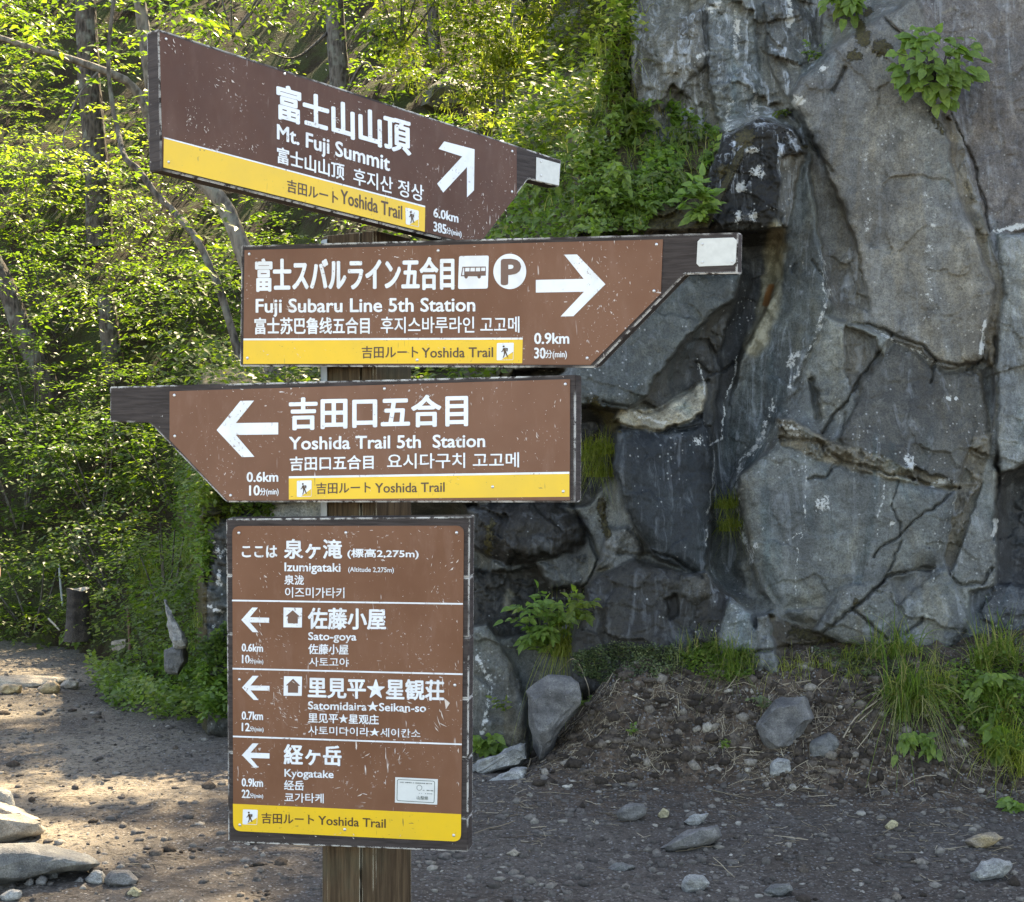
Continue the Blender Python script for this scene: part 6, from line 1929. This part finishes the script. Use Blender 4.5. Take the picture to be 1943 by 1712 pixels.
M_STAKE = mat_plain("rusty_brown_stake", (0.085, 0.045, 0.028), .8, 0, .4, 40)
dg = 10.75
stick([(246, 1250, dg), (246, 1205, dg), (243, 1155, dg)], .0125, .0115, M_STAKE, "wooden_stake", "thin reddish brown stake standing at the edge of the trail", "stake")
M_TWIG = mat_plain("bleached_twig", (0.26, 0.23, 0.18), .8, 0, .3, 40)
stick([(92, 1174, 11.6), (104, 1186, 11.55), (113, 1196, 11.5)], .008, .006, M_TWIG, "fallen_stick", "pale stick leaning left of the tree stump", "stick")
stick([(112, 1070, 11.9), (115, 1110, 11.85), (119, 1150, 11.8)], .009, .008, mat_plain("grey_pole_paint", (0.20, 0.22, 0.21), .6), "thin_post", "thin pale grey post behind the tree stump", "post")
stick([(1541, 1228, 7.72), (1542, 1262, 7.66), (1541, 1300, 7.58)], .0045, .004, M_TWIG, "dry_stem", "taller of two bare dry stems standing at the foot of the cliff", "stem")
stick([(1567, 1240, 7.70), (1568, 1262, 7.66), (1568, 1290, 7.6)], .004, .003, M_TWIG, "dry_stem", "shorter of two bare dry stems standing at the foot of the cliff", "stem")


# ------------------------------------------------------------------ hiker at the left edge (only an elbow reaches into the picture)
def skin_body(name, verts, edges, radii, mat, parent=None, base=None, sub=2, root=0):
    me = bpy.data.meshes.new(name)
    B = np.array(base)
    me.from_pydata([tuple(np.array(v) - B) for v in verts], edges, [])
    o = bpy.data.objects.new(name, me); COL.objects.link(o)
    m = o.modifiers.new("skin", 'SKIN'); m.use_smooth_shade = True
    for i, sv in enumerate(me.skin_vertices[0].data):
        rx = radii[i]
        sv.radius = rx if isinstance(rx, tuple) else (rx, rx)
        sv.use_root = i == root
    o.modifiers.new("sub", 'SUBSURF').levels = sub
    o.modifiers["sub"].render_levels = sub
    dg_ = bpy.context.evaluated_depsgraph_get()
    ev = bpy.data.meshes.new_from_object(o.evaluated_get(dg_))
    o.modifiers.clear(); o.data = ev; ev.name = name
    ev.materials.clear(); ev.materials.append(mat)
    for p in ev.polygons: p.use_smooth = True
    if parent is not None: o.parent = parent
    else: o.location = base
    return o


M_SKIN = mat_plain("skin", (0.46, 0.26, 0.17), .5, 0, .06)
M_SHIRT = mat_plain("black_shirt_cloth", (0.014, 0.013, 0.015), .85, 0, .2)
M_TROUS = mat_plain("grey_trouser_cloth", (0.06, 0.06, 0.065), .85, 0, .2)
M_HAIR = mat_plain("dark_hair", (0.012, 0.010, 0.009), .6)
M_SHOE = mat_plain("brown_boot", (0.07, 0.045, 0.03), .7)


def build_person():
    bx, by = -2.328, 6.15
    z0 = float(ground_z(np.array([bx]), np.array([by]))[0])
    b = np.array((bx, by, z0))
    def p(x, y, z): return (bx + x, by + y, z0 + z)
    L = [("pelvis", p(0, 0, .93), (.14, .11)), ("waist", p(0, 0, 1.06), (.135, .10)), ("chest", p(0, -.01, 1.26), (.165, .115)), ("neckb", p(0, 0, 1.44), (.075, .07)),
         ("neck", p(0, -.01, 1.50), (.055, .055)), ("jaw", p(0, -.03, 1.575), (.06, .07)), ("head", p(0, -.02, 1.65), (.078, .095)), ("crown", p(0, -.01, 1.72), (.062, .075)),
         ("shl", p(.18, 0, 1.39), (.062, .06)), ("ell", p(.305, .03, 1.0), (.040, .040)), ("fal", p(.22, -.07, .965), (.036, .036)), ("wrl", p(.125, -.14, .965), (.026, .022)),
         ("hanl", p(.075, -.155, .95), (.035, .016)),
         ("shr", p(-.18, 0, 1.39), (.062, .06)), ("elr", p(-.25, .03, 1.10), (.042, .042)), ("wrr", p(-.25, -.08, .87), (.026, .022)), ("hanr", p(-.25, -.11, .79), (.018, .035)),
         ("hipl", p(.095, 0, .86), (.085, .085)), ("kneel", p(.10, -.06, .49), (.056, .058)), ("ankl", p(.10, .02, .09), (.036, .04)), ("toel", p(.11, -.13, .035), (.036, .026)),
         ("hipr", p(-.095, 0, .86), (.085, .085)), ("kneer", p(-.10, .02, .49), (.056, .058)), ("ankr", p(-.10, .12, .09), (.036, .04)), ("toer", p(-.11, -.02, .035), (.036, .026))]
    ix = {n: i for i, (n, _, _) in enumerate(L)}
    E = [("pelvis", "waist"), ("waist", "chest"), ("chest", "neckb"), ("neckb", "neck"), ("neck", "jaw"), ("jaw", "head"), ("head", "crown"), ("chest", "shl"), ("shl", "ell"), ("ell", "fal"), ("fal", "wrl"), ("wrl", "hanl"),
         ("chest", "shr"), ("shr", "elr"), ("elr", "wrr"), ("wrr", "hanr"), ("pelvis", "hipl"), ("hipl", "kneel"), ("kneel", "ankl"), ("ankl", "toel"), ("pelvis", "hipr"), ("hipr", "kneer"), ("kneer", "ankr"), ("ankr", "toer")]
    V = [x[1] for x in L]; R = [x[2] for x in L]; ED = [(ix[a], ix[c]) for a, c in E]
    # fingers and thumb of both hands, rooted in the palm
    for hand, wr, fwd in (("hanl", "wrl", np.array((-.55, -.55, -.1))), ("hanr", "wrr", np.array((.05, -.25, -1.0)))):
        h = np.array(V[ix[hand]]); f = fwd / np.linalg.norm(fwd)
        s = np.cross(f, [0.0, 1.0, 0.3]); s /= np.linalg.norm(s)
        for k, (o_, ln) in enumerate(((-.027, .062), (-.009, .074), (.009, .068), (.026, .052))):
            i0 = len(V)
            V += [tuple(h + s * o_ + f * .02), tuple(h + s * o_ * 1.15 + f * (.02 + ln * .55) + np.array((0, -.006, -.008))), tuple(h + s * o_ * 1.1 + f * (.02 + ln * .9) + np.array((0, .006, -.022)))]
            R += [(.009, .009), (.008, .008), (.0065, .0065)]
            ED += [(ix[hand], i0), (i0, i0 + 1), (i0 + 1, i0 + 2)]
        i0 = len(V)
        V += [tuple(h - s * .03 - f * .01), tuple(h - s * .05 + f * .03)]
        R += [(.011, .011), (.008, .008)]
        ED += [(ix[hand], i0), (i0, i0 + 1)]
    o = skin_body("person", V, ED, R, M_SKIN, None, b, 2)
    tag(o, "person in a black shirt standing at the left edge, only an elbow in view", "person")
    def sub(names, name, mat, grow, over=None):
        vv = [V[ix[n]] for n in names]; rr = [(R[ix[n]][0] + grow, R[ix[n]][1] + grow) for n in names]
        ee = [(names.index(a), names.index(c)) for a, c in E if a in names and c in names]
        if over:
            for (a, c, t) in over:
                q = np.array(V[ix[a]]) * (1 - t) + np.array(V[ix[c]]) * t
                vv.append(tuple(q)); r_ = [(R[ix[a]][m] * (1 - t) + R[ix[c]][m] * t + grow) for m in (0, 1)]; rr.append(tuple(r_))
                ee.append((names.index(a), len(vv) - 1))
        g = skin_body(name, vv, ee, rr, mat, o, b, 2)
        return g
    sub(["pelvis", "waist", "chest", "neckb", "shl", "shr"], "shirt", M_SHIRT, .016, [("shl", "ell", .93), ("shr", "elr", .8)])
    sub(["pelvis", "hipl", "kneel", "hipr", "kneer"], "trousers", M_TROUS, .014, [("kneel", "ankl", .9), ("kneer", "ankr", .9)])
    sub(["ankl", "toel"], "boot", M_SHOE, .012); sub(["ankr", "toer"], "boot", M_SHOE, .012)
    # head details
    def ball(name, c, r, mat, sc_=(1, 1, 1)):
        bm = bmesh.new(); bmesh.ops.create_uvsphere(bm, u_segments=16, v_segments=10, radius=r)
        bmesh.ops.transform(bm, matrix=Matrix.Translation(Vector(np.array(c) - b)) @ Matrix.Diagonal((*sc_, 1)), verts=bm.verts)
        return obj_bm(name, bm, mat, o, smooth=True)
    ball("hair", p(0, .012, 1.695), .098, M_HAIR, (.93, 1.06, .86))
    for s in (-1, 1):
        ball("eye", p(.032 * s, -.108, 1.645), .011, M_HAIR)
        ball("ear", p(.082 * s, -.01, 1.635), .03, M_SKIN, (.35, .7, 1))
    ball("nose", p(0, -.122, 1.618), .017, M_SKIN, (.8, 1.1, 1.4))
    ball("mouth", p(0, -.108, 1.577), .02, mat_plain("lips", (0.30, 0.12, 0.10), .5), (1.2, .4, .35))
build_person()
